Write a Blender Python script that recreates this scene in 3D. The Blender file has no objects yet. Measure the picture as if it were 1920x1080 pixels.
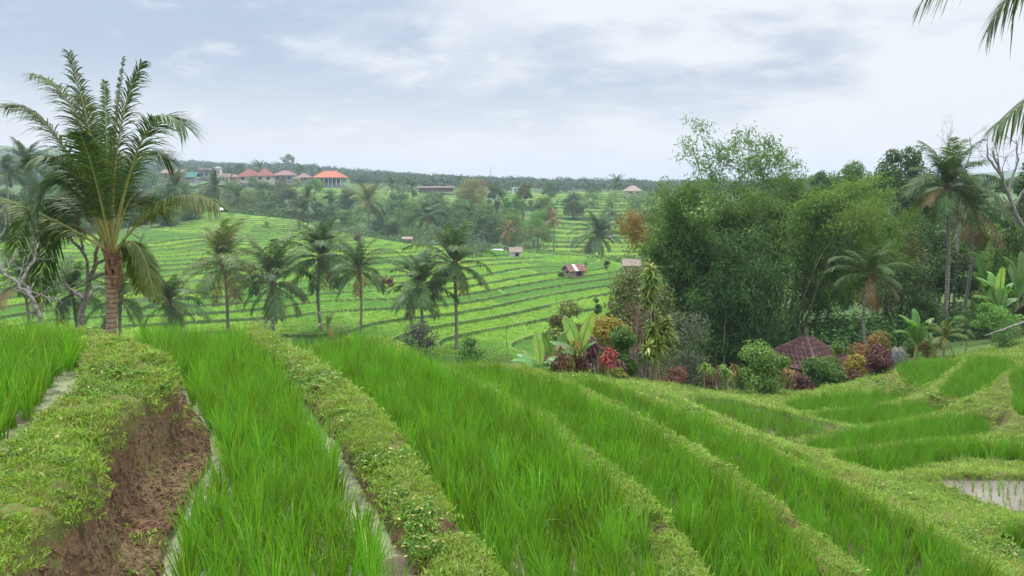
import bpy, math, random
import numpy as np
from mathutils import Vector

# ------------------------------------------------------------------ camera, sky, sun, exposure
S = bpy.context.scene
F_PX, CX, CY = 1450.0, 960.0, 540.0
PITCH = math.atan(195 / F_PX)
cam_d = bpy.data.cameras.new('camera')
cam = bpy.data.objects.new('camera', cam_d)
S.collection.objects.link(cam)
cam_d.sensor_width = 36; cam_d.lens = 36 * F_PX / 1920
cam_d.clip_start = 0.1; cam_d.clip_end = 8000
cam.location = (0, 0, 0)
cam.rotation_euler = (math.radians(90) - PITCH, 0, 0)
S.camera = cam

SUN_EL, SUN_AZ = math.radians(58), math.radians(-35)      # azimuth from +Y, negative = left
world = bpy.data.worlds.new('World'); S.world = world; world.use_nodes = True
wn, wl = world.node_tree.nodes, world.node_tree.links
wn.clear()
def N(nodes, t, **kw):
    n = nodes.new(t)
    for k, v in kw.items(): setattr(n, k, v)
    return n
def mth(nodes, links, op, a, b=None, c=None, clamp=False):
    n = nodes.new('ShaderNodeMath'); n.operation = op; n.use_clamp = clamp
    for i, v in enumerate((a, b, c)):
        if v is None: continue
        if isinstance(v, (int, float)): n.inputs[i].default_value = v
        else: links.new(v, n.inputs[i])
    return n.outputs[0]
def mixc(nodes, links, f, a, b, mode='MIX'):
    n = nodes.new('ShaderNodeMix'); n.data_type = 'RGBA'; n.blend_type = mode; n.clamp_factor = True
    for s, v in ((n.inputs[0], f), (n.inputs[6], a), (n.inputs[7], b)):
        if isinstance(v, (int, float)): s.default_value = v
        elif isinstance(v, tuple): s.default_value = (*v, 1) if len(v) == 3 else v
        else: links.new(v, s)
    return n.outputs[2]
def ramp(nodes, links, f, p0, p1):
    n = nodes.new('ShaderNodeMapRange'); n.clamp = True; n.interpolation_type = 'SMOOTHSTEP'
    links.new(f, n.inputs[0]); n.inputs[1].default_value = p0; n.inputs[2].default_value = p1
    return n.outputs[0]
tc = N(wn, 'ShaderNodeTexCoord')
sky = N(wn, 'ShaderNodeTexSky'); sky.sky_type = 'NISHITA'; sky.sun_disc = False
sky.sun_elevation = SUN_EL; sky.sun_rotation = SUN_AZ; sky.air_density = 1.2; sky.dust_density = 2.0
bg_clear = N(wn, 'ShaderNodeBackground'); bg_clear.inputs[1].default_value = 0.10
wl.new(sky.outputs[0], bg_clear.inputs[0])
sep = N(wn, 'ShaderNodeSeparateXYZ'); wl.new(tc.outputs['Generated'], sep.inputs[0])
zc = mth(wn, wl, 'MAXIMUM', sep.outputs[2], 0.0)
den = mth(wn, wl, 'ADD', zc, 0.30)
cx_ = mth(wn, wl, 'DIVIDE', sep.outputs[0], den); cy_ = mth(wn, wl, 'DIVIDE', sep.outputs[1], den)
cmb = N(wn, 'ShaderNodeCombineXYZ'); wl.new(cx_, cmb.inputs[0]); wl.new(cy_, cmb.inputs[1])
def wnoise(scale, detail, rough, dist, off, sy=1.0):
    mp = N(wn, 'ShaderNodeMapping'); mp.inputs['Location'].default_value = off; mp.inputs['Scale'].default_value = (1, sy, 1)
    wl.new(cmb.outputs[0], mp.inputs[0])
    n = N(wn, 'ShaderNodeTexNoise'); n.inputs['Scale'].default_value = scale; n.inputs['Detail'].default_value = detail
    n.inputs['Roughness'].default_value = rough; n.inputs['Distortion'].default_value = dist
    wl.new(mp.outputs[0], n.inputs[0]); return n.outputs[0]
n1 = wnoise(1.3, 6, 0.55, 0.3, (3.6, 1.2, 0), 1.25)
n2 = wnoise(3.6, 8, 0.62, 0.25, (7.7, 4.2, 0), 1.4)
blue_m = mth(wn, wl, 'ADD', mth(wn, wl, 'MULTIPLY', n1, 0.75), mth(wn, wl, 'MULTIPLY', n2, 0.35))
# more slate blue to the left, whiter to the right, whiter near the horizon
blue_m = mth(wn, wl, 'SUBTRACT', blue_m, mth(wn, wl, 'MULTIPLY', sep.outputs[0], 0.28))
hz = ramp(wn, wl, sep.outputs[2], 0.02, 0.17)
blue_f = mth(wn, wl, 'MULTIPLY', ramp(wn, wl, blue_m, 0.43, 0.63), mth(wn, wl, 'ADD', mth(wn, wl, 'MULTIPLY', hz, 0.85), 0.15))
ccol = mixc(wn, wl, blue_f, (0.78, 0.80, 0.83), (0.40, 0.485, 0.62))
bright = ramp(wn, wl, n2, 0.52, 0.72)
ccol = mixc(wn, wl, mth(wn, wl, 'MULTIPLY', bright, 0.45), ccol, (0.88, 0.885, 0.89))
# an overcast sky is brighter overhead (above the picture)
zen = ramp(wn, wl, sep.outputs[2], 0.32, 0.9)
cstr = mth(wn, wl, 'ADD', 0.98, mth(wn, wl, 'MULTIPLY', zen, 2.9))
bg_cloud = N(wn, 'ShaderNodeBackground'); wl.new(ccol, bg_cloud.inputs[0]); wl.new(cstr, bg_cloud.inputs[1])
mxs = N(wn, 'ShaderNodeMixShader'); mxs.inputs[0].default_value = 0.9
wl.new(bg_clear.outputs[0], mxs.inputs[1]); wl.new(bg_cloud.outputs[0], mxs.inputs[2])
wo = N(wn, 'ShaderNodeOutputWorld'); wl.new(mxs.outputs[0], wo.inputs[0])

sun_d = bpy.data.lights.new('sun', 'SUN'); sun_d.energy = 2.6; sun_d.angle = math.radians(12); sun_d.color = (1, 0.96, 0.88)
sun = bpy.data.objects.new('sun', sun_d); S.collection.objects.link(sun)
sv = Vector((math.sin(SUN_AZ) * math.cos(SUN_EL), math.cos(SUN_AZ) * math.cos(SUN_EL), math.sin(SUN_EL)))
sun.rotation_euler = sv.to_track_quat('Z', 'Y').to_euler(); sun.location = sv * 60
S.view_settings.view_transform = 'Standard'; S.view_settings.look = 'None'
S.view_settings.gamma = 1; S.view_settings.exposure = 0.28
S.view_settings.use_curve_mapping = False
S.cycles.max_bounces = 6; S.cycles.transmission_bounces = 3; S.cycles.diffuse_bounces = 3
S.cycles.volume_bounces = 0; S.cycles.use_denoising = True
HAZE = 0.00034

# ------------------------------------------------------------------ pixel helpers (photo 1920x1080)
def ray(px, py):
    a = (px - CX) / F_PX; b = (CY - py) / F_PX
    c, s = math.cos(PITCH), math.sin(PITCH)
    return a, b * s + c, b * c - s
def P(px, py, D):                       # point on the ray at forward distance D
    rx, ry, rz = ray(px, py); k = D / ry
    return np.array([rx * k, D, rz * k])
def PZ(px, py, z):                      # point on the ray at height z
    rx, ry, rz = ray(px, py); k = z / rz
    return np.array([rx * k, ry * k, z])
def slope(py):
    rx, ry, rz = ray(960, py); return rz / ry
def mpp(D): return D / F_PX             # metres per photo pixel

# ------------------------------------------------------------------ noise
def vnoise(x, y, scale, seed=0):
    x = np.asarray(x, float) / scale + seed * 17.31; y = np.asarray(y, float) / scale + seed * 9.77
    xi = np.floor(x); yi = np.floor(y); fx = x - xi; fy = y - yi
    fx = fx * fx * (3 - 2 * fx); fy = fy * fy * (3 - 2 * fy)
    def h(i, j):
        v = np.sin(i * 127.1 + j * 311.7 + seed * 74.7) * 43758.5453
        return v - np.floor(v)
    return ((h(xi, yi) * (1 - fx) + h(xi + 1, yi) * fx) * (1 - fy) + (h(xi, yi + 1) * (1 - fx) + h(xi + 1, yi + 1) * fx) * fy) * 2 - 1
def fbm(x, y, scale, seed=0, octs=3):
    r = 0; a = 1; t = 0
    for o in range(octs):
        r = r + a * vnoise(x, y, scale / 2 ** o, seed + o * 3); t += a; a *= 0.5
    return r / t
def sst(e0, e1, x):
    t = np.clip((x - e0) / (e1 - e0), 0, 1); return t * t * (3 - 2 * t)

# ------------------------------------------------------------------ foreground terraces: traced outlines laid on their own level
def smooth_poly(pts, k=4):
    pts = np.asarray(pts, float); n = len(pts); out = []
    for i in range(n):
        p0, p1, p2, p3 = pts[i - 1], pts[i], pts[(i + 1) % n], pts[(i + 2) % n]
        for j in range(k):
            t = j / k
            out.append(0.5 * (2 * p1 + (p2 - p0) * t + (2 * p0 - 5 * p1 + 4 * p2 - p3) * t * t + (3 * p1 - p0 - 3 * p2 + p3) * t ** 3))
    return np.array(out)
def ground_poly(z, px): return smooth_poly([PZ(a, b, z)[:2] for a, b in px])
# name: (level, outline, rice outline or None, rim width, rice height)
PAD = {
 'upper': (-2.00, [(-900,1250),(-60,950),(0,898),(90,802),(176,722),(164,690),(138,655),(0,642),(-700,642)]),
 'first': (-2.70, [(200,1500),(270,1120),(345,960),(395,880),(392,820),(350,765),(315,715),(270,672),(350,662),(478,662),(530,700),(585,748),(645,818),(685,880),(745,985),(782,1080),(850,1500)]),
 'second': (-3.10, [(1080,1500),(985,1150),(900,1010),(838,915),(775,830),(705,765),(640,715),(575,676),(690,672),(790,705),(870,748),(945,795),(1015,848),(1120,935),(1185,1010),(1250,1200),(1340,1500)]),
 'third': (-3.60, [(1640,1500),(1430,1180),(1345,1070),(1275,990),(1185,910),(1085,838),(985,775),(860,712),(800,690),(880,690),(985,728),(1080,775),(1200,848),(1330,935),(1435,1020),(1530,1140),(1800,1500)]),
 'fourth': (-4.20, [(2150,1500),(1790,1180),(1650,1070),(1530,970),(1400,895),(1260,820),(1140,762),(1040,725),(985,708),(1075,712),(1180,752),(1285,800),(1400,862),(1510,925),(1620,990),(1780,1100),(2300,1400)]),
 'fourth_b': (-4.75, [(1010,708),(1100,718),(1190,748),(1290,800),(1350,835),(1290,818),(1190,768),(1100,735)]),
 'fifth': (-5.30, [(1165,738),(1250,756),(1360,808),(1450,845),(1525,882),(1480,888),(1410,866),(1320,824),(1230,778),(1140,742)]),
 'sixth': (-7.00, [(1290,762),(1350,758),(1430,775),(1530,800),(1555,808),(1500,828),(1440,826),(1370,800),(1315,780)]),
 'fold_a': (-8.20, [(1480,766),(1560,755),(1650,748),(1690,752),(1620,768),(1520,780)]),
 'fold_b': (-7.70, [(1510,798),(1570,782),(1680,770),(1765,768),(1765,778),(1690,792),(1600,805),(1550,808)]),
 'fold_c': (-7.00, [(1500,842),(1580,826),(1690,808),(1790,795),(1900,812),(2050,820),(2050,842),(1900,832),(1760,828),(1620,848),(1560,858)]),
 'fold_d': (-6.35, [(1570,868),(1640,858),(1780,845),(1920,855),(2150,862),(2150,888),(1920,872),(1800,868),(1710,884),(1635,897)]),
 'pond': (-5.80, [(1752,908),(1830,904),(1980,908),(2250,930),(2250,1010),(1980,985),(1890,968),(1810,938)]),
 'near_right': (-4.75, [(1880,1010),(2000,1000),(2250,1100),(2250,1250),(2000,1130),(1890,1050)]),
 'far_a': (-7.9, [(1700,690),(1785,684),(1800,692),(1762,722),(1720,730),(1700,716)]),
 'far_b': (-7.3, [(1835,682),(1882,680),(1893,705),(1908,735),(1862,752),(1775,748),(1800,712)]),
 'far_c': (-6.3, [(1922,705),(2100,690),(2100,830),(1935,790),(1918,745)]),
}
MOUND = [   # (top level, outline, fall-off slope)
 (-1.87, [(-260,1500),(-60,955),(0,900),(90,804),(178,722),(164,688),(140,660),(120,622),(190,618),(250,640),(312,684),(296,716),(225,778),(168,828),(172,880),(95,965),(-15,1085),(-120,1500)], 1.9),
 (-2.48, [(750,985),(690,893),(602,765),(540,700),(446,622),(500,612),(620,688),(702,748),(762,812),(820,888),(872,958),(830,990)], 2.4),
 (-2.52, [(830,1500),(782,1080),(775,1010),(840,985),(900,985),(965,1080),(1100,1500)], 2.4),
 (-2.97, [(1195,975),(1100,885),(1000,802),(900,738),(780,684),(660,630),(730,636),(860,692),(980,757),(1080,822),(1180,902),(1240,962)], 2.4),
 (-3.00, [(1290,1300),(1225,1080),(1195,1000),(1250,985),(1350,1080),(1520,1300)], 2.4),
 (-3.48, [(1545,1085),(1450,985),(1330,892),(1200,805),(1080,742),(920,686),(1000,686),(1130,740),(1250,800),(1385,875),(1525,975),(1650,1085)], 2.4),
]
def edge(z, px, dv=0.0, n=26):
    q = np.array([PZ(a, b, z)[:2] for a, b in px]); k = np.linspace(0, len(q) - 1, n)
    return np.c_[np.interp(k, np.arange(len(q)), q[:, 0]) + dv * .91, np.interp(k, np.arange(len(q)), q[:, 1]) + dv * .415]
BL = [(830,1500),(782,1080),(750,985),(693,893),(602,765),(540,700),(452,630)]; BR = [(1110,1500),(965,1080),(872,958),(820,888),(762,812),(702,748),(620,688),(505,622)]
CL = [(1290,1400),(1225,1080),(1195,975),(1100,885),(1000,802),(900,738),(780,684),(668,636)]; CR = [(1560,1400),(1350,1080),(1240,962),(1180,902),(1080,822),(980,757),(860,692),(738,642)]
DL = [(1700,1400),(1545,1085),(1450,985),(1330,892),(1200,805),(1080,742),(930,690)]; DR = [(1900,1400),(1650,1085),(1525,975),(1385,875),(1250,800),(1130,740),(1008,688)]
EL = [(2250,1400),(1890,1110),(1720,1000),(1520,895),(1360,815),(1230,760),(1110,715)]
STRIP = {'first': np.r_[edge(-2.70, [(200,1500),(270,1120),(345,960),(395,880),(392,820),(350,765),(315,715),(262,652)]), edge(-2.48, BL, .04)[::-1]],
 'second': np.r_[edge(-2.48, BR, .0), edge(-2.97, CL, .05)[::-1]],
 'third': np.r_[edge(-2.97, CR, .0), edge(-3.48, DL, .05)[::-1]],
 'fourth': np.r_[edge(-3.48, DR, .0), edge(-4.1, EL, 0)[::-1]]}
POLY = {k: (v[0], ground_poly(v[0], v[1])) for k, v in PAD.items()}
def grow(q, d):                       # push an outline outward by d metres
    t = np.roll(q, -1, 0) - np.roll(q, 1, 0); nn_ = np.c_[t[:, 1], -t[:, 0]] / (np.hypot(t[:, 0], t[:, 1])[:, None] + 1e-9)
    ar = np.sum(q[:, 0] * np.roll(q[:, 1], -1) - np.roll(q[:, 0], -1) * q[:, 1]); return q + nn_ * d * (1 if ar > 0 else -1)
for k_ in ('fold_a', 'fold_b', 'fold_c', 'fold_d', 'sixth', 'far_a', 'far_b', 'far_c'): POLY[k_] = (POLY[k_][0], grow(POLY[k_][1], .10 if k_ in ('fold_c', 'fold_d') else .22))
for k_, q_ in STRIP.items(): POLY[k_] = (PAD[k_][0], q_)
MPOLY = [(z, ground_poly(z, p), s) for z, p, s in MOUND]

def poly_sd(x, y, poly):                # signed distance, negative inside
    d2 = np.full(x.shape, 1e18); ins = np.zeros(x.shape, bool); n = len(poly)
    for i in range(n):
        ax, ay = poly[i]; bx, by = poly[(i + 1) % n]
        ex, ey = bx - ax, by - ay; L2 = ex * ex + ey * ey + 1e-12
        t = np.clip(((x - ax) * ex + (y - ay) * ey) / L2, 0, 1)
        d2 = np.minimum(d2, (x - ax - t * ex) ** 2 + (y - ay - t * ey) ** 2)
        if abs(ey) > 1e-12:
            c = ((ay > y) != (by > y)) & (x < ex * (y - ay) / ey + ax); ins ^= c
    d = np.sqrt(d2); return np.where(ins, -d, d)
def near_box(x, y, poly, m):
    return (x > poly[:, 0].min() - m) & (x < poly[:, 0].max() + m) & (y > poly[:, 1].min() - m) & (y < poly[:, 1].max() + m)

# control points past the brow: (a = x/y, forward distance, height)
BEYOND = []
for a in (-2.2, -1.4, -0.9, -0.66, -0.5, -0.35, -0.2, -0.08):
    BEYOND += [(a, 17, -5.6), (a, 21, -7.0), (a, 28, -9.8), (a, 42, -13.6)]
BEYOND += [(0.0, 20, -5.6), (0.0, 24, -6.6), (0.0, 30, -9.6), (0.02, 42, -13.4),
 (0.06, 22, -5.9), (0.1, 26, -6.7), (0.1, 31, -9.2), (0.12, 42, -13.0), (0.18, 28, -7.4), (0.2, 33, -9.2), (0.22, 44, -11.5),
 (0.25, 30, -8.3), (0.33, 33, -9.2), (0.33, 48, -9.9), (0.42, 34, -9.3), (0.5, 36, -9.0), (0.45, 46, -9.6),
 (0.58, 36, -8.3), (0.66, 36, -7.6), (0.6, 45, -9.0), (0.8, 36, -6.5), (0.8, 48, -7.5), (1.4, 40, -5), (2.2, 40, -4)]
FAR = list(BEYOND)
def fp(px, py, D, z=None):
    a = (px - CX) / F_PX / ray(px, py)[1]
    FAR.append((a, D, slope(py) * D if z is None else z))
def fz(z, pts):                          # a contour of the far hillside: level z through these pixels
    for px, py in pts:
        D = z / slope(py); FAR.append(((px - CX) / F_PX / ray(px, py)[1], D, z))
for a in (-1.6, -0.9, -0.6, -0.4, -0.2, 0.0, 0.15): FAR.append((a, 66, -16.6 if a > -1 else -14))
FAR += [(0.25, 62, -13.5), (0.35, 70, -14), (0.5, 65, -12), (0.7, 65, -10), (0.3, 100, -18), (0.45, 110, -15), (0.6, 110, -12), (1.2, 90, -8), (2.2, 90, -6)]
fz(-17.4, [(1150,575),(1000,606),(850,640)])
fz(-16.8, [(650,622),(850,592),(1000,562),(1150,532),(400,622)])
fz(-16.2, [(100,600),(300,590),(600,568),(850,556),(1000,531),(1150,508)])
fz(-15.5, [(100,560),(350,556),(500,545),(850,521),(1000,496),(1110,482)])
fz(-14.9, [(100,535),(400,520),(650,505),(850,490),(950,470)])
fz(-14.0, [(50,500),(200,502),(500,482),(700,475),(850,464)])
fz(-13.0, [(50,475),(200,474),(450,457),(700,446)])
fz(-12.0, [(250,455),(450,441),(620,434)])
fz(-10.0, [(420,416),(550,412)])
fz(-8.6, [(420,398),(350,398)])
for px, D, z in [(420,262,-12),(560,255,-15),(700,225,-17),(850,215,-20),(1000,205,-21),(1150,190,-21.5),(1250,180,-21),
                 (0,200,-14),(150,215,-13),(300,235,-10.5),(0,260,-14),(200,270,-12),(-400,200,-12),(-400,100,-13),
                 (0,340,-8),(200,350,-7),(400,330,-9),(600,310,-11),(800,300,-14),(950,290,-16)]:
    FAR.append(((px - CX) / F_PX, D, z))
fz(-20.5, [(1100,474),(1250,474)]); fz(-17.5, [(1080,448),(1250,448)]); fz(-14.5, [(1080,422),(1250,420)])
fz(-11.5, [(1060,398),(1250,396)]); fz(-8.5, [(1000,378),(1200,376)]); fz(-5.5, [(960,364),(1200,362)])
for px, D, z in [(300,410,-1.5),(450,415,-1.2),(620,420,-1.4),(620,372,-4.0),(520,375,-4.2),(900,420,-5),(800,400,-4.5),(1180,400,-5),
                 (1400,300,-12),(1700,250,-10),(1900,250,-8),(1400,420,-6),(1900,450,-3)]:
    FAR.append(((px - CX) / F_PX, D, z))
for px, py, D in [(-400,280,800),(0,312,760),(100,314,760),(300,317,720),(450,319,720),(540,318,720),(620,326,740),(700,335,760),(800,343,800),(900,347,850),
                  (1050,349,900),(1200,350,950),(1500,345,1000),(1900,345,1000)]:
    fp(px, py, D)
for px, z in [(-400,16),(0,6),(300,4),(540,4),(700,1),(900,-1),(1200,-4),(1900,-4)]: FAR.append(((px - CX) / F_PX, 560, z))
for px, py in [(-300,272),(0,279),(70,292),(150,306),(400,330),(800,344),(1200,347),(1600,330),(2000,322)]: fp(px, py, 1700)
for a in (-2.2, 2.2):
    for D in (150, 300, 600, 1200, 2600): FAR.append((a, D, 0))
for a in (-0.7, -0.3, 0, 0.3, 0.7): FAR.append((a, 2600, 2))
FAR = np.array(FAR)

class RBF:
    def __init__(s, X, z, lam=1e-4):
        s.X = X; n = len(X)
        d = np.sqrt(((X[:, None] - X[None]) ** 2).sum(-1)) + 1e-9
        K = s.k(d) + lam * np.eye(n); Q = np.c_[np.ones(n), X]
        A = np.block([[K, Q], [Q.T, np.zeros((3, 3))]])
        w = np.linalg.solve(A, np.r_[z, 0, 0, 0]); s.w, s.c = w[:n], w[n:]
    def k(s, d): return d
    def __call__(s, U, V):
        sh = U.shape; U = U.ravel(); V = V.ravel(); out = np.empty(len(U))
        for i in range(0, len(U), 40000):
            u, v = U[i:i + 40000], V[i:i + 40000]
            d = np.sqrt((u[:, None] - s.X[:, 0]) ** 2 + (v[:, None] - s.X[:, 1]) ** 2)
            out[i:i + 40000] = s.k(d) @ s.w + s.c[0] + s.c[1] * u + s.c[2] * v
        return out.reshape(sh)
class RBFs(RBF):
    def k(s, d): return d ** 1.6 * -1.0
far_rbf = RBFs(np.c_[FAR[:, 0] * 1.3, np.log(FAR[:, 1])], FAR[:, 2], 2e-5)

# coarse grids of both base surfaces in (a, ln D), read back by bilinear interpolation
ga = np.unique(np.r_[np.linspace(-2.3, -0.75, 40), np.linspace(-0.75, 0.75, 420), np.linspace(0.75, 2.3, 40)])
gl = np.linspace(math.log(15), math.log(2600), 520)
GA, GL = np.meshgrid(ga, gl)
gx, gy = GA * np.exp(GL), np.exp(GL)
base_far = far_rbf(GA * 1.3, GL) + 0.22 * fbm(gx, gy, 34, 5, 2) * sst(60, 90, gy) * (1 - sst(200, 260, gy)) + 0.5 * fbm(gx, gy, 30, 8, 2) * sst(230, 260, gy)
dzdl = np.gradient(base_far, axis=0) / np.gradient(GL, axis=0) / gy
dzda = np.gradient(base_far, axis=1) / np.gradient(GA, axis=1) / gy
grad_far = np.sqrt(dzda ** 2 + (dzdl - 0) ** 2)
def bil(grid, axis_a, axis_l, a, l):
    i = np.clip(np.searchsorted(axis_a, a) - 1, 0, len(axis_a) - 2); j = np.clip(np.searchsorted(axis_l, l) - 1, 0, len(axis_l) - 2)
    u = np.clip((a - axis_a[i]) / (axis_a[i + 1] - axis_a[i]), 0, 1); v = np.clip((l - axis_l[j]) / (axis_l[j + 1] - axis_l[j]), 0, 1)
    return (grid[j, i] * (1 - u) + grid[j, i + 1] * u) * (1 - v) + (grid[j + 1, i] * (1 - u) + grid[j + 1, i + 1] * u) * v
cp = []
for z, p in POLY.values():
    for q in p[::3]: cp.append((q[0], q[1], z))
for a, D, z in BEYOND:
    if D < 50: cp.append((a * D, D, z))
for px, py, z in [(1700,985,-4.9),(1620,930,-5.2),(1540,905,-5.3),(1850,1010,-5.0),(1800,885,-6.0),(1680,915,-5.9),(1850,780,-6.6),(1800,760,-7.0),(1890,790,-6.5),
                  (1210,730,-5.6),(1270,742,-6.4),(1350,750,-7.3),(1730,740,-7.9),(1560,870,-6.0),(1830,890,-6.05),(1905,760,-6.6)]:
    q = PZ(px, py, z); cp.append((q[0], q[1], z))
cp += [(-4, 0.5, -2.6), (0, 0.5, -2.8), (4, 0.5, -3.6), (8, 0.5, -4.5), (-10, 3, -2), (14, 4, -5)]
cp = np.array(cp)
_, ui = np.unique(np.round(cp[:, :2], 2), axis=0, return_index=True); cp = cp[ui]
fg_rbf = RBF(cp[:, :2], cp[:, 2], 1e-3)
fa = np.linspace(-2.3, 2.3, 300); fl = np.linspace(math.log(0.6), math.log(50), 260)
FA, FL = np.meshgrid(fa, fl)
base_fg = fg_rbf(FA * np.exp(FL), np.exp(FL))

TERR = [  # terraced far land: (outline in (a, D), step, face width, bund width, canopy height)
 ([(-2.2, 72), (-1, 76), (-0.3, 78), (0.0, 76), (0.2, 84), (0.2, 140), (0.165, 158), (0.10, 176), (0.02, 182), (-0.06, 188), (-0.18, 208), (-0.26, 238), (-0.40, 240), (-0.45, 205), (-0.6, 182), (-1, 170), (-2.2, 150)], 0.31, 0.26, 0.24, 0.03),
 ([(0.03, 232), (0.25, 225), (0.26, 420), (0.2, 440), (-0.02, 440), (-0.02, 400), (0.03, 330)], 1.0, 0.6, 0.8, 0.15),
 ([(-0.36, 345), (-0.1, 345), (-0.1, 398), (-0.36, 398)], 0.8, 1.0, 1.0, 0.4),
]
TERR = [(smooth_poly([(math.atan(a), math.log(D)) for a, D in o], 3), *r) for o, *r in TERR]

def height(x, y, full=False):
    """Ground height; with full=True also masks: bund, face, rice, mud, hue."""
    x = np.asarray(x, float); y = np.asarray(y, float); sh = x.shape; x = x.ravel(); y = y.ravel()
    ys = np.maximum(y, 0.6); a = np.clip(x / ys, -2.3, 2.3); l = np.log(ys)
    z = np.zeros(x.shape); bund = np.zeros(x.shape); face = np.zeros(x.shape); rice = np.zeros(x.shape); mud = np.zeros(x.shape); hue = np.zeros(x.shape)
    wf = sst(31, 42, y)
    m = wf < 1
    if m.any():
        X = x[m] + 0.05 * fbm(x[m], y[m], 0.9, 2); Y = y[m] + 0.05 * fbm(x[m], y[m], 0.9, 7)
        b = bil(base_fg, fa, fl, a[m], l[m])
        top = b + 0.10 + 0.06 * fbm(X, Y, 1.2, 3)
        best = top.copy(); fc = np.zeros(X.shape); inp = np.zeros(X.shape, bool); lev = np.full(X.shape, -99.)
        rough = 0.05 * fbm(X, Y, 0.35, 11)
        sds = []
        for zz, p in POLY.values():
            sd = np.full(X.shape, 9.); q = near_box(X, Y, p, 2.5)
            if q.any(): sd[q] = poly_sd(X[q], Y[q], p)
            sds.append((zz, sd))
            rw = 0.10 if zz < -6 else 0.16 if zz < -4.3 else 0.22
            h = zz + 0.13 - 1.3 * np.maximum(sd - rw, 0) + rough * 0.6
            ok = (sd > 0) & (sd < 2.4) & (h > best)
            best = np.where(ok, h, best); fc = np.where(ok, (sd > 0.32) * 0.35, fc)
            i = sd <= 0; inp |= i; lev = np.where(i, np.maximum(lev, zz), lev)
        cur = np.where(inp, lev + 0.035 * fbm(X, Y, 0.5, 21) + 0.0, best); fc = np.where(inp, 0, fc); md = inp.astype(float)
        for zz, sd in sds:                           # the faces of higher paddies cut into lower ones
            h = zz + 0.13 - 2.0 * np.maximum(sd - 0.18, 0) + rough
            ok = (sd > 0) & (h > cur) & inp
            cur = np.where(ok, h, cur); fc = np.where(ok, (sd > 0.25) * 0.5, fc); md = np.where(ok, 0, md)
        # the raw foot of the collapsed bank beside the first paddy
        pA = MPOLY[0][1]; sA = np.full(X.shape, 9.); q = near_box(X, Y, pA, 1.6); sA[q] = poly_sd(X[q], Y[q], pA)
        foot = (sA > 0) & (sA < 1.1) & (lev < -5) & (X > -5.2) & (cur < -2.0) & (Y < 9.5)
        cur = np.where(foot, np.minimum(cur, -2.62 + 0.06 * fbm(X, Y, 0.4, 51)), cur); fc = np.where(foot, 1.0, fc)
        for zz, p, sl in MPOLY:
            q = near_box(X, Y, p, 1.6); sd = np.full(X.shape, 9.)
            if q.any(): sd[q] = poly_sd(X[q], Y[q], p) + (0.05 if zz < -1.9 else 0)
            crumb = 0.10 * fbm(X, Y, 0.4, 31, 4) + 0.10 * fbm(X, Y, 1.4, 33)
            out = np.maximum(sd + crumb * np.clip(sd * 6, 0, 1), 0)
            h = zz + 0.028 * fbm(X, Y, 0.8, 41) + 0.02 * fbm(X, Y, 0.15, 44) - 0.10 * np.exp(-np.maximum(-sd, 0) / 0.07) - (sl * out if zz < -1.9 else np.where(out < .13, 3.8 * out, .494 + .85 * (out - .13)) - 0.11 * np.abs(fbm(X * 1.0, Y, .26, 61, 5)) - .03 * np.abs(fbm(X, Y, .07, 67, 2)) * np.clip(out * 8, 0, 1) + .05 * np.clip(out * 8, 0, 1))
            ok = (h > cur) & (sd < 1.5) & ((sd < 0) | (zz > cur + 0.03)) & ~((zz > -1.9) & (lev > -2.3) & (sd > 0.02))
            cur = np.where(ok, h, cur); fc = np.where(ok, np.clip((sd - (0.0 if zz > -1.9 else -0.03)) / 0.05, 0, 1) * (1.0 if zz > -1.9 else 0.85), fc); md = np.where(ok, 0, md)
        for qx, qy, qz, qr in ((862,968,-2.5,.17),(786,1045,-2.52,.12),(1222,978,-2.97,.20),(1210,1040,-3.0,.10),(1478,972,-3.48,.17),(765,822,-2.5,.11),(1515,868,-5.6,.3),(375,640,-2.6,.1)):
            c_ = PZ(qx, qy, qz); w_ = np.exp(-((X - c_[0]) ** 2 + (Y - c_[1]) ** 2) / qr ** 2) * (md < .5)
            cur = cur - (0.17 + .06 * fbm(X, Y, .1, 81)) * w_; fc = np.where(w_ > .35, np.maximum(fc, .9), fc)
        z[m] = cur * (1 - wf[m]); bund[m] = (1 - md) * (1 - sst(33, 37, y[m])); face[m] = fc; mud[m] = md
    m = wf > 0
    if m.any():
        X, Y, A, Lg = x[m], y[m], a[m], l[m]
        b = bil(base_far, ga, gl, A, Lg); g = np.maximum(bil(grad_far, ga, gl, A, Lg), 0.012)
        zz = b.copy(); rc = np.zeros(X.shape); bu = np.zeros(X.shape); fa_ = np.zeros(X.shape); hu = np.zeros(X.shape)
        for poly, st, fw, bw, ch in TERR:
            sd = np.full(X.shape, 1.0); q = near_box(np.arctan(A), Lg, poly, 0.06)
            if q.any(): sd[q] = poly_sd(np.arctan(A[q]), Lg[q], poly)
            k = sd < 0
            if not k.any(): continue
            w = sst(0, 0.012, -sd[k])
            n = np.floor(b[k] / st); t = b[k] / st - n; wd = st / g[k]
            dl = t * wd; vv = 0.8 + 0.9 * vnoise(X[k], Y[k], 11, 14); fwk = np.minimum(fw * vv, wd * 0.22); bwk = np.minimum(bw * (1.7 - vv), wd * 0.2)
            # cross bunds split each terrace
            s = (A[k] * 130 + Y[k] * 0.22) + 9 * np.sin(n * 12.9898) * 1.0 + 2.5 * vnoise(X[k], Y[k], 14, 4)
            cell = np.floor(s / 30); cs = np.abs(s / 30 - cell - 0.5); xb = (cs > 0.5 - 0.18 / 30)
            isf = dl < fwk; isb = (~isf) & ((dl < fwk + bwk) | xb)
            canopy = n * st + ch + 0.07 * vnoise(X[k], Y[k], 0.7, 3) + 0.05 * vnoise(X[k], Y[k], 2.3, 5)
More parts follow.
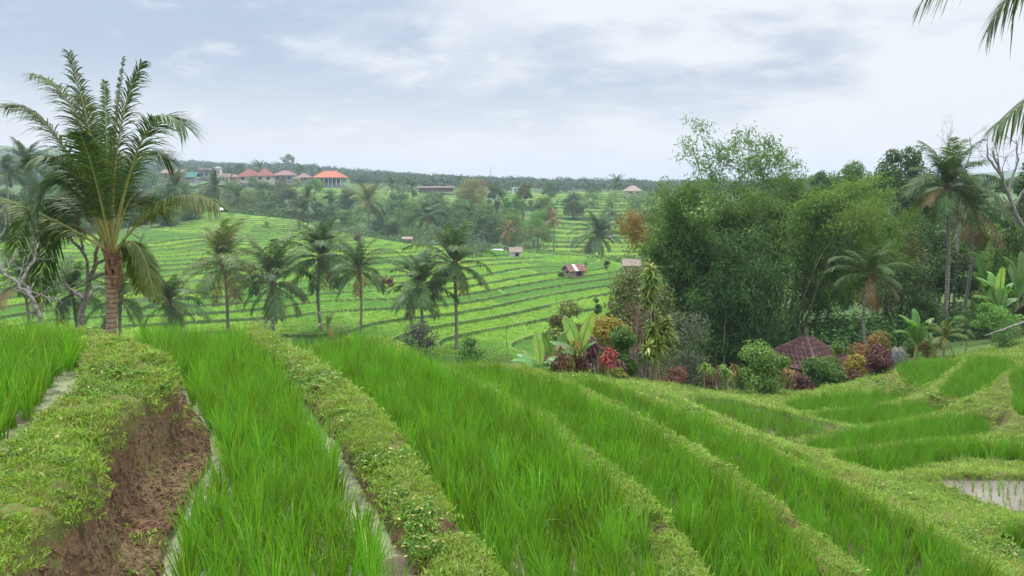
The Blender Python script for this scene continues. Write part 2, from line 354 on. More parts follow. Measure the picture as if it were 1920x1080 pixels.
            h = np.where(isf, (n - 1) * st + ch * 0.3 + (st + 0.16 - ch * 0.3) * dl / np.maximum(fwk, 1e-3), np.where(isb, n * st + 0.16, canopy))
            zz[k] = zz[k] * (1 - w) + h * w
            rc[k] = np.where(isf | isb, 0, 1) * w; bu[k] = isb * w; fa_[k] = isf * w
            hv = np.sin(n * 78.233 + cell * 37.719) * 43758.5453; hu[k] = hv - np.floor(hv)
        z[m] += zz * wf[m]; rice[m] = rc * wf[m]; bund[m] = bund[m] * (1 - wf[m]) + bu * wf[m]; face[m] = face[m] * (1 - wf[m]) + fa_ * wf[m]; hue[m] = hu
    if full: return [q.reshape(sh) for q in (z, bund, face, rice, mud, hue)]
    return z.reshape(sh)
def gz(x, y): return float(height(np.array([x]), np.array([y]))[0])

# ------------------------------------------------------------------ materials
def mat(name):
    m = bpy.data.materials.new(name); m.use_nodes = True; n = m.node_tree.nodes; n.clear()
    o = n.new('ShaderNodeOutputMaterial'); return m, n, m.node_tree.links, o
def noise_tex(n, l, scale, detail=4, rough=0.6, coord='Object', vec=None):
    t = n.new('ShaderNodeTexNoise'); t.inputs['Scale'].default_value = scale; t.inputs['Detail'].default_value = detail; t.inputs['Roughness'].default_value = rough
    if vec is None:
        c = n.new('ShaderNodeTexCoord'); vec = c.outputs[coord]
    l.new(vec, t.inputs[0]); return t.outputs[0]
def leaf_mat(name, c1, c2, trans=0.35, rough=0.5, c3=None, spec=0.3, vary=0.36):
    """Foliage: colour varies leaf by leaf (face attribute rnd) and plant by plant."""
    m, n, l, o = mat(name)
    at = n.new('ShaderNodeAttribute'); at.attribute_name = 'rnd'
    oi = n.new('ShaderNodeObjectInfo')
    col = mixc(n, l, at.outputs['Fac'], c1, c2)
    if c3: col = mixc(n, l, ramp(n, l, at.outputs['Fac'], 0.86, 0.95), col, c3)
    hs = n.new('ShaderNodeHueSaturation'); l.new(col, hs.inputs['Color'])
    l.new(mth(n, l, 'ADD', 0.485, mth(n, l, 'MULTIPLY', oi.outputs['Random'], 0.03)), hs.inputs['Hue'])
    l.new(mth(n, l, 'ADD', 1 - vary / 2, mth(n, l, 'MULTIPLY', oi.outputs['Random'], vary)), hs.inputs['Value'])
    b = n.new('ShaderNodeBsdfPrincipled'); l.new(hs.outputs[0], b.inputs['Base Color']); b.inputs['Roughness'].default_value = rough
    b.inputs['Specular IOR Level'].default_value = spec
    t = n.new('ShaderNodeBsdfTranslucent'); l.new(mixc(n, l, 1.0, hs.outputs[0], (1.25, 1.2, 0.5), 'MULTIPLY'), t.inputs[0])
    mx = n.new('ShaderNodeMixShader'); mx.inputs[0].default_value = trans
    l.new(b.outputs[0], mx.inputs[1]); l.new(t.outputs[0], mx.inputs[2]); l.new(mx.outputs[0], o.inputs[0])
    return m
def simple_mat(name, c1, c2, scale=4, rough=0.85, bump=0.3, detail=5, spec=0.25, stretch=None):
    m, n, l, o = mat(name)
    tcn = n.new('ShaderNodeTexCoord'); vec = tcn.outputs['Object']
    if stretch:
        mp = n.new('ShaderNodeMapping'); mp.inputs['Scale'].default_value = stretch; l.new(vec, mp.inputs[0]); vec = mp.outputs[0]
    f = noise_tex(n, l, scale, detail, 0.65, vec=vec)
    col = mixc(n, l, ramp(n, l, f, 0.35, 0.65), c1, c2)
    b = n.new('ShaderNodeBsdfPrincipled'); l.new(col, b.inputs['Base Color']); b.inputs['Roughness'].default_value = rough
    b.inputs['Specular IOR Level'].default_value = spec
    bp = n.new('ShaderNodeBump'); bp.inputs['Strength'].default_value = bump; bp.inputs['Distance'].default_value = 0.05
    l.new(f, bp.inputs['Height']); l.new(bp.outputs[0], b.inputs['Normal']); l.new(b.outputs[0], o.inputs[0])
    return m
M = {}
M['rice'] = leaf_mat('rice_leaf', (0.075, 0.22, 0.012), (0.18, 0.37, 0.025), 0.4, 0.45, (0.30, 0.42, 0.05), 0.4, 0.7)
M['rice_far'] = leaf_mat('rice_leaf_far', (0.105, 0.225, 0.012), (0.165, 0.29, 0.02), 0.4, 0.6)
M['rice_pale'] = leaf_mat('rice_leaf_pale', (0.15, 0.31, 0.03), (0.25, 0.38, 0.05), 0.45, 0.5, (0.36, 0.36, 0.08))
M['grass'] = leaf_mat('bund_grass', (0.13, 0.25, 0.017), (0.25, 0.36, 0.037), 0.35, 0.6, (0.36, 0.33, 0.10), 0.3, 0.7)
M['frond'] = leaf_mat('palm_leaflet', (0.04, 0.085, 0.018), (0.10, 0.165, 0.036), 0.28, 0.5, (0.22, 0.22, 0.08), 0.25)
M['frond_blue'] = leaf_mat('palm_leaflet_deep', (0.045, 0.095, 0.02), (0.09, 0.16, 0.034), 0.25, 0.5, (0.20, 0.18, 0.07), 0.25)
M['frond_yellow'] = leaf_mat('palm_leaflet_yellowing', (0.08, 0.13, 0.022), (0.18, 0.22, 0.045), 0.28, 0.5, (0.30, 0.20, 0.07))
M['frond_dry'] = leaf_mat('palm_leaflet_dry', (0.20, 0.12, 0.055), (0.30, 0.19, 0.09), 0.2, 0.8)
M['petiole'] = simple_mat('palm_petiole', (0.26, 0.25, 0.06), (0.36, 0.33, 0.10), 9, 0.6)
M['leaf_dark'] = leaf_mat('leaves_dark_green', (0.03, 0.075, 0.016), (0.105, 0.20, 0.035), 0.22)
M['leaf_mid'] = leaf_mat('leaves_mid_green', (0.05, 0.12, 0.02), (0.14, 0.26, 0.045), 0.28)
M['leaf_light'] = leaf_mat('leaves_light_green', (0.075, 0.18, 0.024), (0.21, 0.36, 0.055), 0.32)
M['leaf_olive'] = leaf_mat('leaves_olive', (0.10, 0.135, 0.03), (0.18, 0.21, 0.06), 0.28)
M['leaf_yellow'] = leaf_mat('leaves_yellow_green', (0.17, 0.20, 0.03), (0.30, 0.30, 0.06), 0.3)
M['leaf_grey'] = leaf_mat('leaves_grey_green', (0.09, 0.13, 0.07), (0.16, 0.20, 0.11), 0.25)
M['leaf_purple'] = leaf_mat('leaves_dark_purple', (0.05, 0.05, 0.045), (0.085, 0.10, 0.06), 0.12)
M['leaf_bamboo'] = leaf_mat('leaves_bamboo', (0.06, 0.15, 0.03), (0.16, 0.28, 0.055), 0.4)
M['leaf_bamboo_light'] = leaf_mat('leaves_bamboo_light', (0.11, 0.21, 0.035), (0.21, 0.34, 0.07), 0.4)
M['leaf_rust'] = leaf_mat('leaves_rust', (0.22, 0.12, 0.03), (0.36, 0.24, 0.06), 0.3, 0.6, (0.12, 0.16, 0.04))
M['leaf_croton'] = leaf_mat('leaves_croton_yellow_red', (0.22, 0.19, 0.02), (0.38, 0.30, 0.03), 0.2, 0.4, (0.32, 0.05, 0.02))
M['leaf_orange'] = leaf_mat('leaves_orange', (0.10, 0.14, 0.03), (0.36, 0.13, 0.04), 0.2, 0.4, (0.45, 0.12, 0.04))
M['leaf_maroon'] = leaf_mat('leaves_maroon', (0.07, 0.022, 0.025), (0.16, 0.05, 0.045), 0.15, 0.4, (0.10, 0.13, 0.04))
M['leaf_red'] = leaf_mat('leaves_red', (0.20, 0.012, 0.022), (0.36, 0.04, 0.05), 0.25, 0.4, (0.10, 0.03, 0.02))
M['leaf_redbrown'] = leaf_mat('leaves_red_brown', (0.16, 0.07, 0.05), (0.26, 0.13, 0.08), 0.2, 0.6, (0.13, 0.16, 0.05))
M['leaf_dracaena'] = leaf_mat('leaves_striped_yellow', (0.09, 0.20, 0.02), (0.26, 0.38, 0.045), 0.3, 0.4, (0.48, 0.50, 0.10))
M['leaf_banana'] = leaf_mat('leaves_banana', (0.11, 0.25, 0.05), (0.17, 0.33, 0.08), 0.4, 0.35, None, 0.5)
M['leaf_banana_pale'] = leaf_mat('leaves_banana_pale', (0.22, 0.38, 0.10), (0.30, 0.46, 0.14), 0.45, 0.35, None, 0.5)
M['leaf_wood'] = leaf_mat('leaves_wood', (0.045, 0.085, 0.04), (0.07, 0.115, 0.05), 0.2, 0.7, (0.085, 0.12, 0.05))
M['twig'] = simple_mat('bare_twigs', (0.20, 0.165, 0.13), (0.33, 0.28, 0.23), 8)
M['bark'] = simple_mat('bark', (0.11, 0.09, 0.07), (0.24, 0.21, 0.17), 6)
M['bark_pale'] = simple_mat('bark_pale_lichen', (0.14, 0.13, 0.11), (0.34, 0.32, 0.28), 12, 0.9, 0.4)
M['culm'] = simple_mat('bamboo_culm', (0.10, 0.14, 0.04), (0.24, 0.26, 0.09), 3, 0.5, 0.1)
M['culm_dark'] = simple_mat('bamboo_culm_dark', (0.03, 0.04, 0.02), (0.09, 0.10, 0.04), 3, 0.5, 0.1)
M['cane'] = simple_mat('cane', (0.26, 0.21, 0.13), (0.42, 0.35, 0.23), 9, 0.8)
def trunk_mat(name, c1, c2, rings):
    m, n, l, o = mat(name)
    tcn = n.new('ShaderNodeTexCoord'); sp = n.new('ShaderNodeSeparateXYZ'); l.new(tcn.outputs['Object'], sp.inputs[0])
    f = noise_tex(n, l, 5, 5, 0.7, vec=tcn.outputs['Object'])
    zz = mth(n, l, 'ADD', mth(n, l, 'MULTIPLY', sp.outputs[2], rings), mth(n, l, 'MULTIPLY', f, 1.1))
    fr = mth(n, l, 'FRACT', zz); ring = ramp(n, l, fr, 0.0, 0.22)
    col = mixc(n, l, ramp(n, l, f, 0.35, 0.65), c1, c2)
    col = mixc(n, l, ring, (c1[0] * .55, c1[1] * .5, c1[2] * .5), col)
    b = n.new('ShaderNodeBsdfPrincipled'); l.new(col, b.inputs['Base Color']); b.inputs['Roughness'].default_value = 0.9
    bp = n.new('ShaderNodeBump'); bp.inputs['Strength'].default_value = 0.6; bp.inputs['Distance'].default_value = 0.03
    l.new(mth(n, l, 'ADD', ring, mth(n, l, 'MULTIPLY', f, 0.5)), bp.inputs['Height']); l.new(bp.outputs[0], b.inputs['Normal']); l.new(b.outputs[0], o.inputs[0])
    return m
M['palm_trunk'] = trunk_mat('palm_trunk_ringed', (0.19, 0.16, 0.13), (0.36, 0.32, 0.27), 5.0)
M['palm_trunk_hero'] = trunk_mat('palm_trunk_reddish', (0.25, 0.14, 0.09), (0.42, 0.28, 0.20), 7.0)
M['fibre'] = simple_mat('palm_fibre', (0.16, 0.075, 0.045), (0.32, 0.17, 0.10), 7, 0.95, 0.8)

def ground_mat():
    m, n, l, o = mat('terraced_ground')
    at = n.new('ShaderNodeAttribute'); at.attribute_name = 'mask'
    sp = n.new('ShaderNodeSeparateColor'); l.new(at.outputs['Color'], sp.inputs[0])
    at2 = n.new('ShaderNodeAttribute'); at2.attribute_name = 'mask2'
    sp2 = n.new('ShaderNodeSeparateColor'); l.new(at2.outputs['Color'], sp2.inputs[0])
    bund, face, rice = sp.outputs[0], sp.outputs[1], sp.outputs[2]; mud, hue, farm = sp2.outputs[0], sp2.outputs[1], sp2.outputs[2]
    g = n.new('ShaderNodeNewGeometry'); pos = g.outputs['Position']
    nf = noise_tex(n, l, 9.0, 6, 0.75, vec=pos); nm = noise_tex(n, l, 1.3, 5, 0.6, vec=pos); nl = noise_tex(n, l, 0.05, 4, 0.6, vec=pos)
    nr = noise_tex(n, l, 28.0, 3, 0.8, vec=pos)
    wild = mixc(n, l, ramp(n, l, nl, 0.4, 0.6), (0.05, 0.10, 0.025), (0.09, 0.15, 0.035))
    grass = mixc(n, l, ramp(n, l, nm, 0.35, 0.65), (0.08, 0.13, 0.02), (0.15, 0.19, 0.04))
    grass = mixc(n, l, mth(n, l, 'MULTIPLY', ramp(n, l, nf, 0.48, 0.60), 0.85), grass, (0.15, 0.085, 0.045))
    soil = mixc(n, l, ramp(n, l, nf, 0.35, 0.66), (0.045, 0.025, 0.014), (0.20, 0.115, 0.062))
    soil = mixc(n, l, ramp(n, l, nm, 0.42, 0.62), soil, mixc(n, l, ramp(n, l, nr, 0.4, 0.6), (0.09, 0.055, 0.028), (0.22, 0.15, 0.078)))
    soil = mixc(n, l, mth(n, l, 'MULTIPLY', ramp(n, l, noise_tex(n, l, 3.1, 6, 0.75, vec=pos), 0.56, 0.64), 0.7), soil, (0.12, 0.15, 0.03))
    weeds = mixc(n, l, ramp(n, l, nm, 0.4, 0.6), (0.026, 0.062, 0.012), (0.065, 0.11, 0.02))  # weedy far terrace risers, with the shade on their faces darkened into the colour
    fc = mixc(n, l, farm, soil, weeds)
    canopy = mixc(n, l, hue, (0.10, 0.225, 0.011), (0.19, 0.295, 0.02))
    canopy = mixc(n, l, ramp(n, l, mth(n, l, 'FRACT', mth(n, l, 'MULTIPLY', hue, 7.3)), 0.78, 0.80), canopy, (0.05, 0.14, 0.02))
    canopy = mixc(n, l, mth(n, l, 'MULTIPLY', ramp(n, l, noise_tex(n, l, 0.06, 4, 0.6, vec=pos), 0.45, 0.62), 0.7), canopy, (0.06, 0.17, 0.02))
    canopy = mixc(n, l, mth(n, l, 'MULTIPLY', ramp(n, l, nm, 0.35, 0.65), 0.4), canopy, (0.085, 0.21, 0.012))
    fbund = mixc(n, l, ramp(n, l, nm, 0.35, 0.6), (0.11, 0.21, 0.022), (0.17, 0.25, 0.045))
    gb = mixc(n, l, farm, grass, fbund)
    mudc = mixc(n, l, ramp(n, l, nm, 0.4, 0.6), (0.09, 0.072, 0.042), (0.17, 0.135, 0.085))
    col = mixc(n, l, bund, wild, gb); col = mixc(n, l, rice, col, canopy); col = mixc(n, l, face, col, fc); col = mixc(n, l, mud, col, mudc)
    b = n.new('ShaderNodeBsdfPrincipled'); l.new(col, b.inputs['Base Color'])
    l.new(mth(n, l, 'SUBTRACT', 0.92, mth(n, l, 'MULTIPLY', mud, 0.45)), b.inputs['Roughness']); b.inputs['Specular IOR Level'].default_value = 0.2
    bp = n.new('ShaderNodeBump'); bp.inputs['Strength'].default_value = 0.8; bp.inputs['Distance'].default_value = 0.05
    l.new(mth(n, l, 'ADD', nf, mth(n, l, 'MULTIPLY', nr, 0.6)), bp.inputs['Height']); l.new(bp.outputs[0], b.inputs['Normal']); l.new(b.outputs[0], o.inputs[0])
    return m
M['ground'] = ground_mat()
def water_mat(name, c1, c2, scum):
    m, n, l, o = mat(name)
    g = n.new('ShaderNodeNewGeometry'); pos = g.outputs['Position']
    f = noise_tex(n, l, 6, 7, 0.75, vec=pos); f2 = noise_tex(n, l, 1.5, 5, 0.6, vec=pos); f3 = noise_tex(n, l, 60, 2, 0.5, vec=pos)
    base = mixc(n, l, ramp(n, l, f2, 0.4, 0.6), c1, c2)
    k = mth(n, l, 'MULTIPLY', ramp(n, l, f, 0.42, 0.56), scum)
    k = mth(n, l, 'MULTIPLY', k, ramp(n, l, f3, 0.35, 0.5))
    col = mixc(n, l, k, base, (0.22, 0.25, 0.12))
    b = n.new('ShaderNodeBsdfPrincipled'); l.new(col, b.inputs['Base Color'])
    l.new(mth(n, l, 'ADD', 0.16, mth(n, l, 'MULTIPLY', k, 0.6)), b.inputs['Roughness']); b.inputs['IOR'].default_value = 1.33
    bp = n.new('ShaderNodeBump'); bp.inputs['Strength'].default_value = 0.25; bp.inputs['Distance'].default_value = 0.01
    l.new(f, bp.inputs['Height']); l.new(bp.outputs[0], b.inputs['Normal']); l.new(b.outputs[0], o.inputs[0])
    return m
M['water'] = water_mat('paddy_water_green', (0.10, 0.10, 0.06), (0.17, 0.17, 0.10), 1.0)
M['water_pink'] = water_mat('paddy_water_brown', (0.17, 0.14, 0.12), (0.24, 0.20, 0.17), 0.1)
def roof_mat(name, c1, c2, freq=30):
    m, n, l, o = mat(name)
    tcn = n.new('ShaderNodeTexCoord'); f = noise_tex(n, l, 2.5, 6, 0.7, vec=tcn.outputs['Object'])
    wv = n.new('ShaderNodeTexWave'); wv.bands_direction = 'Z'; wv.inputs['Scale'].default_value = freq; l.new(tcn.outputs['Object'], wv.inputs[0])
    col = mixc(n, l, ramp(n, l, f, 0.35, 0.65), c1, c2); col = mixc(n, l, mth(n, l, 'MULTIPLY', ramp(n, l, wv.outputs[1], 0.0, 0.35), 1), mixc(n, l, 1.0, col, (0.5, 0.45, 0.45), 'MULTIPLY'), col)
    b = n.new('ShaderNodeBsdfPrincipled'); l.new(col, b.inputs['Base Color']); b.inputs['Roughness'].default_value = 0.85
    l.new(b.outputs[0], o.inputs[0]); return m
M['roof_orange'] = roof_mat('roof_orange_tile', (0.40, 0.11, 0.045), (0.50, 0.16, 0.07), 0.4)
M['roof_red'] = roof_mat('roof_red_tile', (0.22, 0.065, 0.045), (0.30, 0.10, 0.07), 0.4)
M['roof_brown'] = roof_mat('roof_brown_tile', (0.20, 0.12, 0.10), (0.30, 0.18, 0.15), 0.5)
M['roof_temple'] = roof_mat('roof_weathered_tile', (0.08, 0.038, 0.03), (0.17, 0.08, 0.06), 1.6)
M['roof_ridge'] = simple_mat('roof_ridge', (0.15, 0.08, 0.06), (0.25, 0.14, 0.11), 5)
M['roof_green'] = simple_mat('roof_green_sheet', (0.03, 0.14, 0.10), (0.05, 0.18, 0.13), 2)
M['rust'] = simple_mat('rusty_sheet', (0.15, 0.065, 0.05), (0.27, 0.13, 0.10), 3, 0.8)
M['sheet'] = simple_mat('pale_sheet', (0.55, 0.55, 0.55), (0.80, 0.80, 0.80), 3, 0.6)
M['thatch'] = simple_mat('thatch', (0.23, 0.17, 0.13), (0.38, 0.30, 0.25), 9, 0.95, 0.6)
M['cream'] = simple_mat('wall_cream', (0.50, 0.46, 0.36), (0.62, 0.57, 0.46), 1.5)
M['white'] = simple_mat('wall_white', (0.62, 0.62, 0.62), (0.76, 0.76, 0.76), 1.5)
M['grey'] = simple_mat('wall_grey', (0.22, 0.22, 0.23), (0.34, 0.34, 0.35), 1.5)
M['brick'] = simple_mat('wall_brick', (0.28, 0.20, 0.15), (0.40, 0.30, 0.23), 6)
M['redwall'] = simple_mat('wall_red', (0.45, 0.10, 0.07), (0.55, 0.18, 0.13), 2)
M['yellow'] = simple_mat('wall_yellow', (0.60, 0.42, 0.15), (0.66, 0.50, 0.22), 2)
M['dark'] = simple_mat('dark_opening', (0.02, 0.02, 0.022), (0.04, 0.04, 0.045), 2)
M['timber'] = simple_mat('timber', (0.10, 0.07, 0.05), (0.20, 0.15, 0.11), 5)
M['stone'] = simple_mat('grey_stone', (0.08, 0.085, 0.07), (0.20, 0.20, 0.17), 6, 0.95, 0.6)

# ------------------------------------------------------------------ mesh helpers (all quads)
COL = S.collection
class MB:
    def __init__(s): s.V = []; s.F = []; s.R = []; s.n = 0
    def add(s, V, F, R=None):
        V = np.asarray(V, float).reshape(-1, 3); F = np.asarray(F, int).reshape(-1, 4)
        s.V.append(V); s.F.append(F + s.n); s.R.append(np.full(len(F), 0.5) if R is None else np.broadcast_to(R, (len(F),)).astype(float)); s.n += len(V)
    def mesh(s, name, material, smooth=False):
        V = np.concatenate(s.V); F = np.concatenate(s.F); R = np.concatenate(s.R)
        me = bpy.data.meshes.new(name); me.vertices.add(len(V)); me.vertices.foreach_set('co', V.astype(np.float32).ravel())
        me.loops.add(len(F) * 4); me.loops.foreach_set('vertex_index', F.astype(np.int32).ravel())
        me.polygons.add(len(F)); me.polygons.foreach_set('loop_start', np.arange(0, len(F) * 4, 4, dtype=np.int32)); me.polygons.foreach_set('loop_total', np.full(len(F), 4, np.int32))
        at = me.attributes.new('rnd', 'FLOAT', 'FACE'); at.data.foreach_set('value', R.astype(np.float32))
        me.update(calc_edges=True); me.materials.append(material)
        me.polygons.foreach_set('use_smooth', np.full(len(F), bool(smooth)))
        return me
def link(name, me, parent=None, loc=None, rot=None, scale=None):
    o = bpy.data.objects.new(name, me); COL.objects.link(o)
    if parent: o.parent = parent
    if loc is not None: o.location = loc
    if rot is not None: o.rotation_euler = rot
    if scale is not None: o.scale = scale
    return o
def tag(o, label, cat=None, group=None, kind=None):
    if label: o['label'] = label
    if cat: o['category'] = cat
    if group: o['group'] = group
    if kind: o['kind'] = kind
    return o
def thing(name, label, cat, loc, rotz=0, group=None, scale=1.0):
    o = link(name, None, None, loc, (0, 0, rotz), (scale,) * 3); o.empty_display_size = 0.3
    return tag(o, label, cat, group)
def remat(o, m):
    o.material_slots[0].link = 'OBJECT'; o.material_slots[0].material = m
def unit(v): v = np.asarray(v, float); return v / (np.linalg.norm(v, axis=-1, keepdims=True) + 1e-12)
def tube(mb, pts, rad, sides=6, R=0.5):
    pts = np.asarray(pts, float); rad = np.broadcast_to(rad, (len(pts),)); T = unit(np.gradient(pts, axis=0))
    up = np.array([0.13, 0.21, 1.0]) if abs(T[0, 2]) < 0.9 else np.array([1.0, 0.2, 0.1])
    A = unit(np.cross(T, up)); B = np.cross(T, A); th = np.linspace(0, 2 * np.pi, sides, endpoint=False)
    V = pts[:, None] + rad[:, None, None] * (A[:, None] * np.cos(th)[None, :, None] + B[:, None] * np.sin(th)[None, :, None])
    F = [(i * sides + j, i * sides + (j + 1) % sides, (i + 1) * sides + (j + 1) % sides, (i + 1) * sides + j) for i in range(len(pts) - 1) for j in range(sides)]
    mb.add(V, F, R)
def box(mb, c, s, rz=0, R=0.5):
    c = np.asarray(c, float); h = np.asarray(s, float) / 2
    V = np.array([[x, y, z] for z in (-1, 1) for y in (-1, 1) for x in (-1, 1)]) * h
    if rz: k, q = math.cos(rz), math.sin(rz); V = np.c_[V[:, 0] * k - V[:, 1] * q, V[:, 0] * q + V[:, 1] * k, V[:, 2]]
    mb.add(V + c, [(0, 2, 3, 1), (4, 5, 7, 6), (0, 1, 5, 4), (2, 6, 7, 3), (0, 4, 6, 2), (1, 3, 7, 5)], R)
def bez(p0, p1, p2, n=8):
    t = np.linspace(0, 1, n)[:, None]; return (1 - t) ** 2 * np.asarray(p0) + 2 * (1 - t) * t * np.asarray(p1) + t * t * np.asarray(p2)
def leaves(mb, rs, C, Nn, L, W, lo=0.0, hi=1.0, axis=None):
    """one folded diamond per leaf"""
    n = len(C); Nn = unit(Nn); A = rs.normal(size=(n, 3)) if axis is None else axis + 0.35 * rs.normal(size=(n, 3))
    A = unit(A - (A * Nn).sum(1, keepdims=True) * Nn); B = np.cross(Nn, A)
    L = np.broadcast_to(L, (n,))[:, None] * rs.uniform(0.7, 1.3, (n, 1)); W = np.broadcast_to(W, (n,))[:, None] * rs.uniform(0.7, 1.3, (n, 1))
    V = np.stack([C - A * L * .5, C + B * W * .5 + A * L * .05 + Nn * W * .12, C + A * L * .5 - Nn * L * .1, C - B * W * .5 + A * L * .05 + Nn * W * .12], 1)
    mb.add(V.reshape(-1, 3), np.arange(n * 4).reshape(n, 4), rs.uniform(lo, hi, n))
def strap(mb, pts, wid, side, R=0.5, fold=0.0):
    """a strap leaf: one row of quads, or two when folded along the midrib"""
    pts = np.asarray(pts, float); n = len(pts); wid = np.broadcast_to(wid, (n,))[:, None] / 2; T = unit(np.gradient(pts, axis=0))
    Sd = unit(np.broadcast_to(side, pts.shape) - (np.broadcast_to(side, pts.shape) * T).sum(1, keepdims=True) * T); U = np.cross(Sd, T)
    if fold:
        V = np.stack([pts - Sd * wid + U * wid * fold, pts, pts + Sd * wid + U * wid * fold], 1).reshape(-1, 3)
        F = [(3 * i + k, 3 * i + k + 1, 3 * i + k + 4, 3 * i + k + 3) for i in range(n - 1) for k in (0, 1)]
    else:
        V = np.stack([pts - Sd * wid, pts + Sd * wid], 1).reshape(-1, 3); F = [(2 * i, 2 * i + 1, 2 * i + 3, 2 * i + 2) for i in range(n - 1)]
    mb.add(V, F, R)

# ------------------------------------------------------------------ the ground sheet
cols = np.r_[np.linspace(-2.2, -0.76, 50), np.linspace(-0.75, 0.75, 1000), np.linspace(0.76, 2.2, 50)]
rows = np.r_[np.geomspace(0.7, 3.0, 24)[:-1], np.geomspace(3.0, 36, 620)[:-1], np.geomspace(36, 72, 40)[:-1], np.geomspace(72, 245, 560)[:-1], np.geomspace(245, 450, 260)[:-1], np.geomspace(450, 2600, 90)]
A_, Y_ = np.meshgrid(cols, rows); X_ = A_ * Y_
gzv, g_b, g_f, g_r, g_m, g_h = height(X_, Y_, True)
nr, nc = X_.shape
idx = np.arange(nr * nc).reshape(nr, nc)
gm = MB(); gm.add(np.stack([X_, Y_, gzv], -1), np.stack([idx[:-1, :-1], idx[:-1, 1:], idx[1:, 1:], idx[1:, :-1]], -1))
gme = gm.mesh('ground', M['ground'], True)
for nm, ch in (('mask', (g_b, g_f, g_r)), ('mask2', (g_m, g_h, sst(34, 50, Y_)))):
    at = gme.attributes.new(nm, 'FLOAT_COLOR', 'POINT')
    at.data.foreach_set('color', np.stack([*ch, np.ones_like(g_b)], -1).astype(np.float32).ravel())
ground = tag(link('ground', gme), 'terraced ground with grassy bunds, bare soil bank and green hillside paddies', kind='structure')
del gm

# paddy water, one sheet per flooded paddy
wid = 0
for k, dz in (('upper', 0.012), ('first', 0.012), ('second', 0.008), ('third', 0.0), ('pond', 0.05)):
    z, p = POLY[k]; c = p.mean(0)
    # flooded cells laid out as a grid clipped to the outline
    x0, x1, y0, y1 = p[:, 0].min() - .1, p[:, 0].max() + .1, p[:, 1].min() - .1, p[:, 1].max() + .1
    st = 0.1; gx_, gy_ = np.meshgrid(np.arange(max(x0, -12), min(x1, 16), st), np.arange(max(y0, 1), y1, st))
    ins = poly_sd(gx_, gy_, p) < 0.08
    if not ins.any(): continue
    ii = np.argwhere(ins); V = []; 
    b = MB(); xx = gx_[ins]; yy = gy_[ins]; h = st / 2
    V = np.stack([np.c_[xx - h, yy - h, xx * 0], np.c_[xx + h, yy - h, xx * 0], np.c_[xx + h, yy + h, xx * 0], np.c_[xx - h, yy + h, xx * 0]], 1).reshape(-1, 3)
    V[:, 2] = z + dz; b.add(V, np.arange(len(V)).reshape(-1, 4))
    tag(link('paddy_water', b.mesh('paddy_water', M['water_pink'] if k in ('pond',) else M['water'])), 'still muddy water standing in a rice paddy', kind='structure')

# ------------------------------------------------------------------ instanced stuff (rice, bund grass)
def scatter_group():
    ng = bpy.data.node_groups.new('scatter', 'GeometryNodeTree')
    ng.interface.new_socket('Geometry', in_out='INPUT', socket_type='NodeSocketGeometry')
    ng.interface.new_socket('Variants', in_out='INPUT', socket_type='NodeSocketCollection')
    ng.interface.new_socket('Geometry', in_out='OUTPUT', socket_type='NodeSocketGeometry')
    n, l = ng.nodes, ng.links
    gi, go = n.new('NodeGroupInput'), n.new('NodeGroupOutput')
    ci = n.new('GeometryNodeCollectionInfo'); ci.inputs['Separate Children'].default_value = True; ci.inputs['Reset Children'].default_value = True
    l.new(gi.outputs['Variants'], ci.inputs['Collection'])
    ip = n.new('GeometryNodeInstanceOnPoints'); l.new(gi.outputs[0], ip.inputs['Points']); l.new(ci.outputs[0], ip.inputs['Instance']); ip.inputs['Pick Instance'].default_value = True
    def na(name, dt):
        a = n.new('GeometryNodeInputNamedAttribute'); a.data_type = dt; a.inputs['Name'].default_value = name; return [s for s in a.outputs if s.enabled and s.name == 'Attribute'][0]
    l.new(na('pick', 'INT'), ip.inputs['Instance Index']); l.new(na('rot', 'FLOAT_VECTOR'), ip.inputs['Rotation']); l.new(na('scl', 'FLOAT_VECTOR'), ip.inputs['Scale'])
    l.new(ip.outputs[0], go.inputs[0]); return ng
SCAT = scatter_group()
def scatter(name, label, pts, variants, rs, smin, smax, tilt=0.12, sz=None, zpow=1.0, pick=None):
    pts = np.asarray(pts); n = len(pts); me = bpy.data.meshes.new(name); me.vertices.add(n); me.vertices.foreach_set('co', pts.astype(np.float32).ravel())
    s = rs.uniform(smin, smax, n) if sz is None else sz * rs.uniform(smin, smax, n)
    for nm, dt, v, key in (('pick', 'INT', (rs.integers(0, len(variants), n) if pick is None else pick).astype(np.int32), 'value'),
                           ('rot', 'FLOAT_VECTOR', np.c_[rs.normal(0, tilt, n), rs.normal(0, tilt, n), rs.uniform(0, 6.28, n)].astype(np.float32).ravel(), 'vector'),
                           ('scl', 'FLOAT_VECTOR', np.c_[s, s, s ** zpow * rs.uniform(0.85, 1.15, n)].astype(np.float32).ravel(), 'vector')):
        a = me.attributes.new(nm, dt, 'POINT'); a.data.foreach_set(key, v)
    col = bpy.data.collections.new(name + '_variants')
    for i, vm in enumerate(variants): col.objects.link(bpy.data.objects.new(name + '_tuft', vm))
    o = tag(link(name, me), label, kind='stuff')
    md = o.modifiers.new('scatter', 'NODES'); md.node_group = SCAT
    for it in SCAT.interface.items_tree:
        if it.name == 'Variants' and it.in_out == 'INPUT': md[it.identifier] = col
    return o
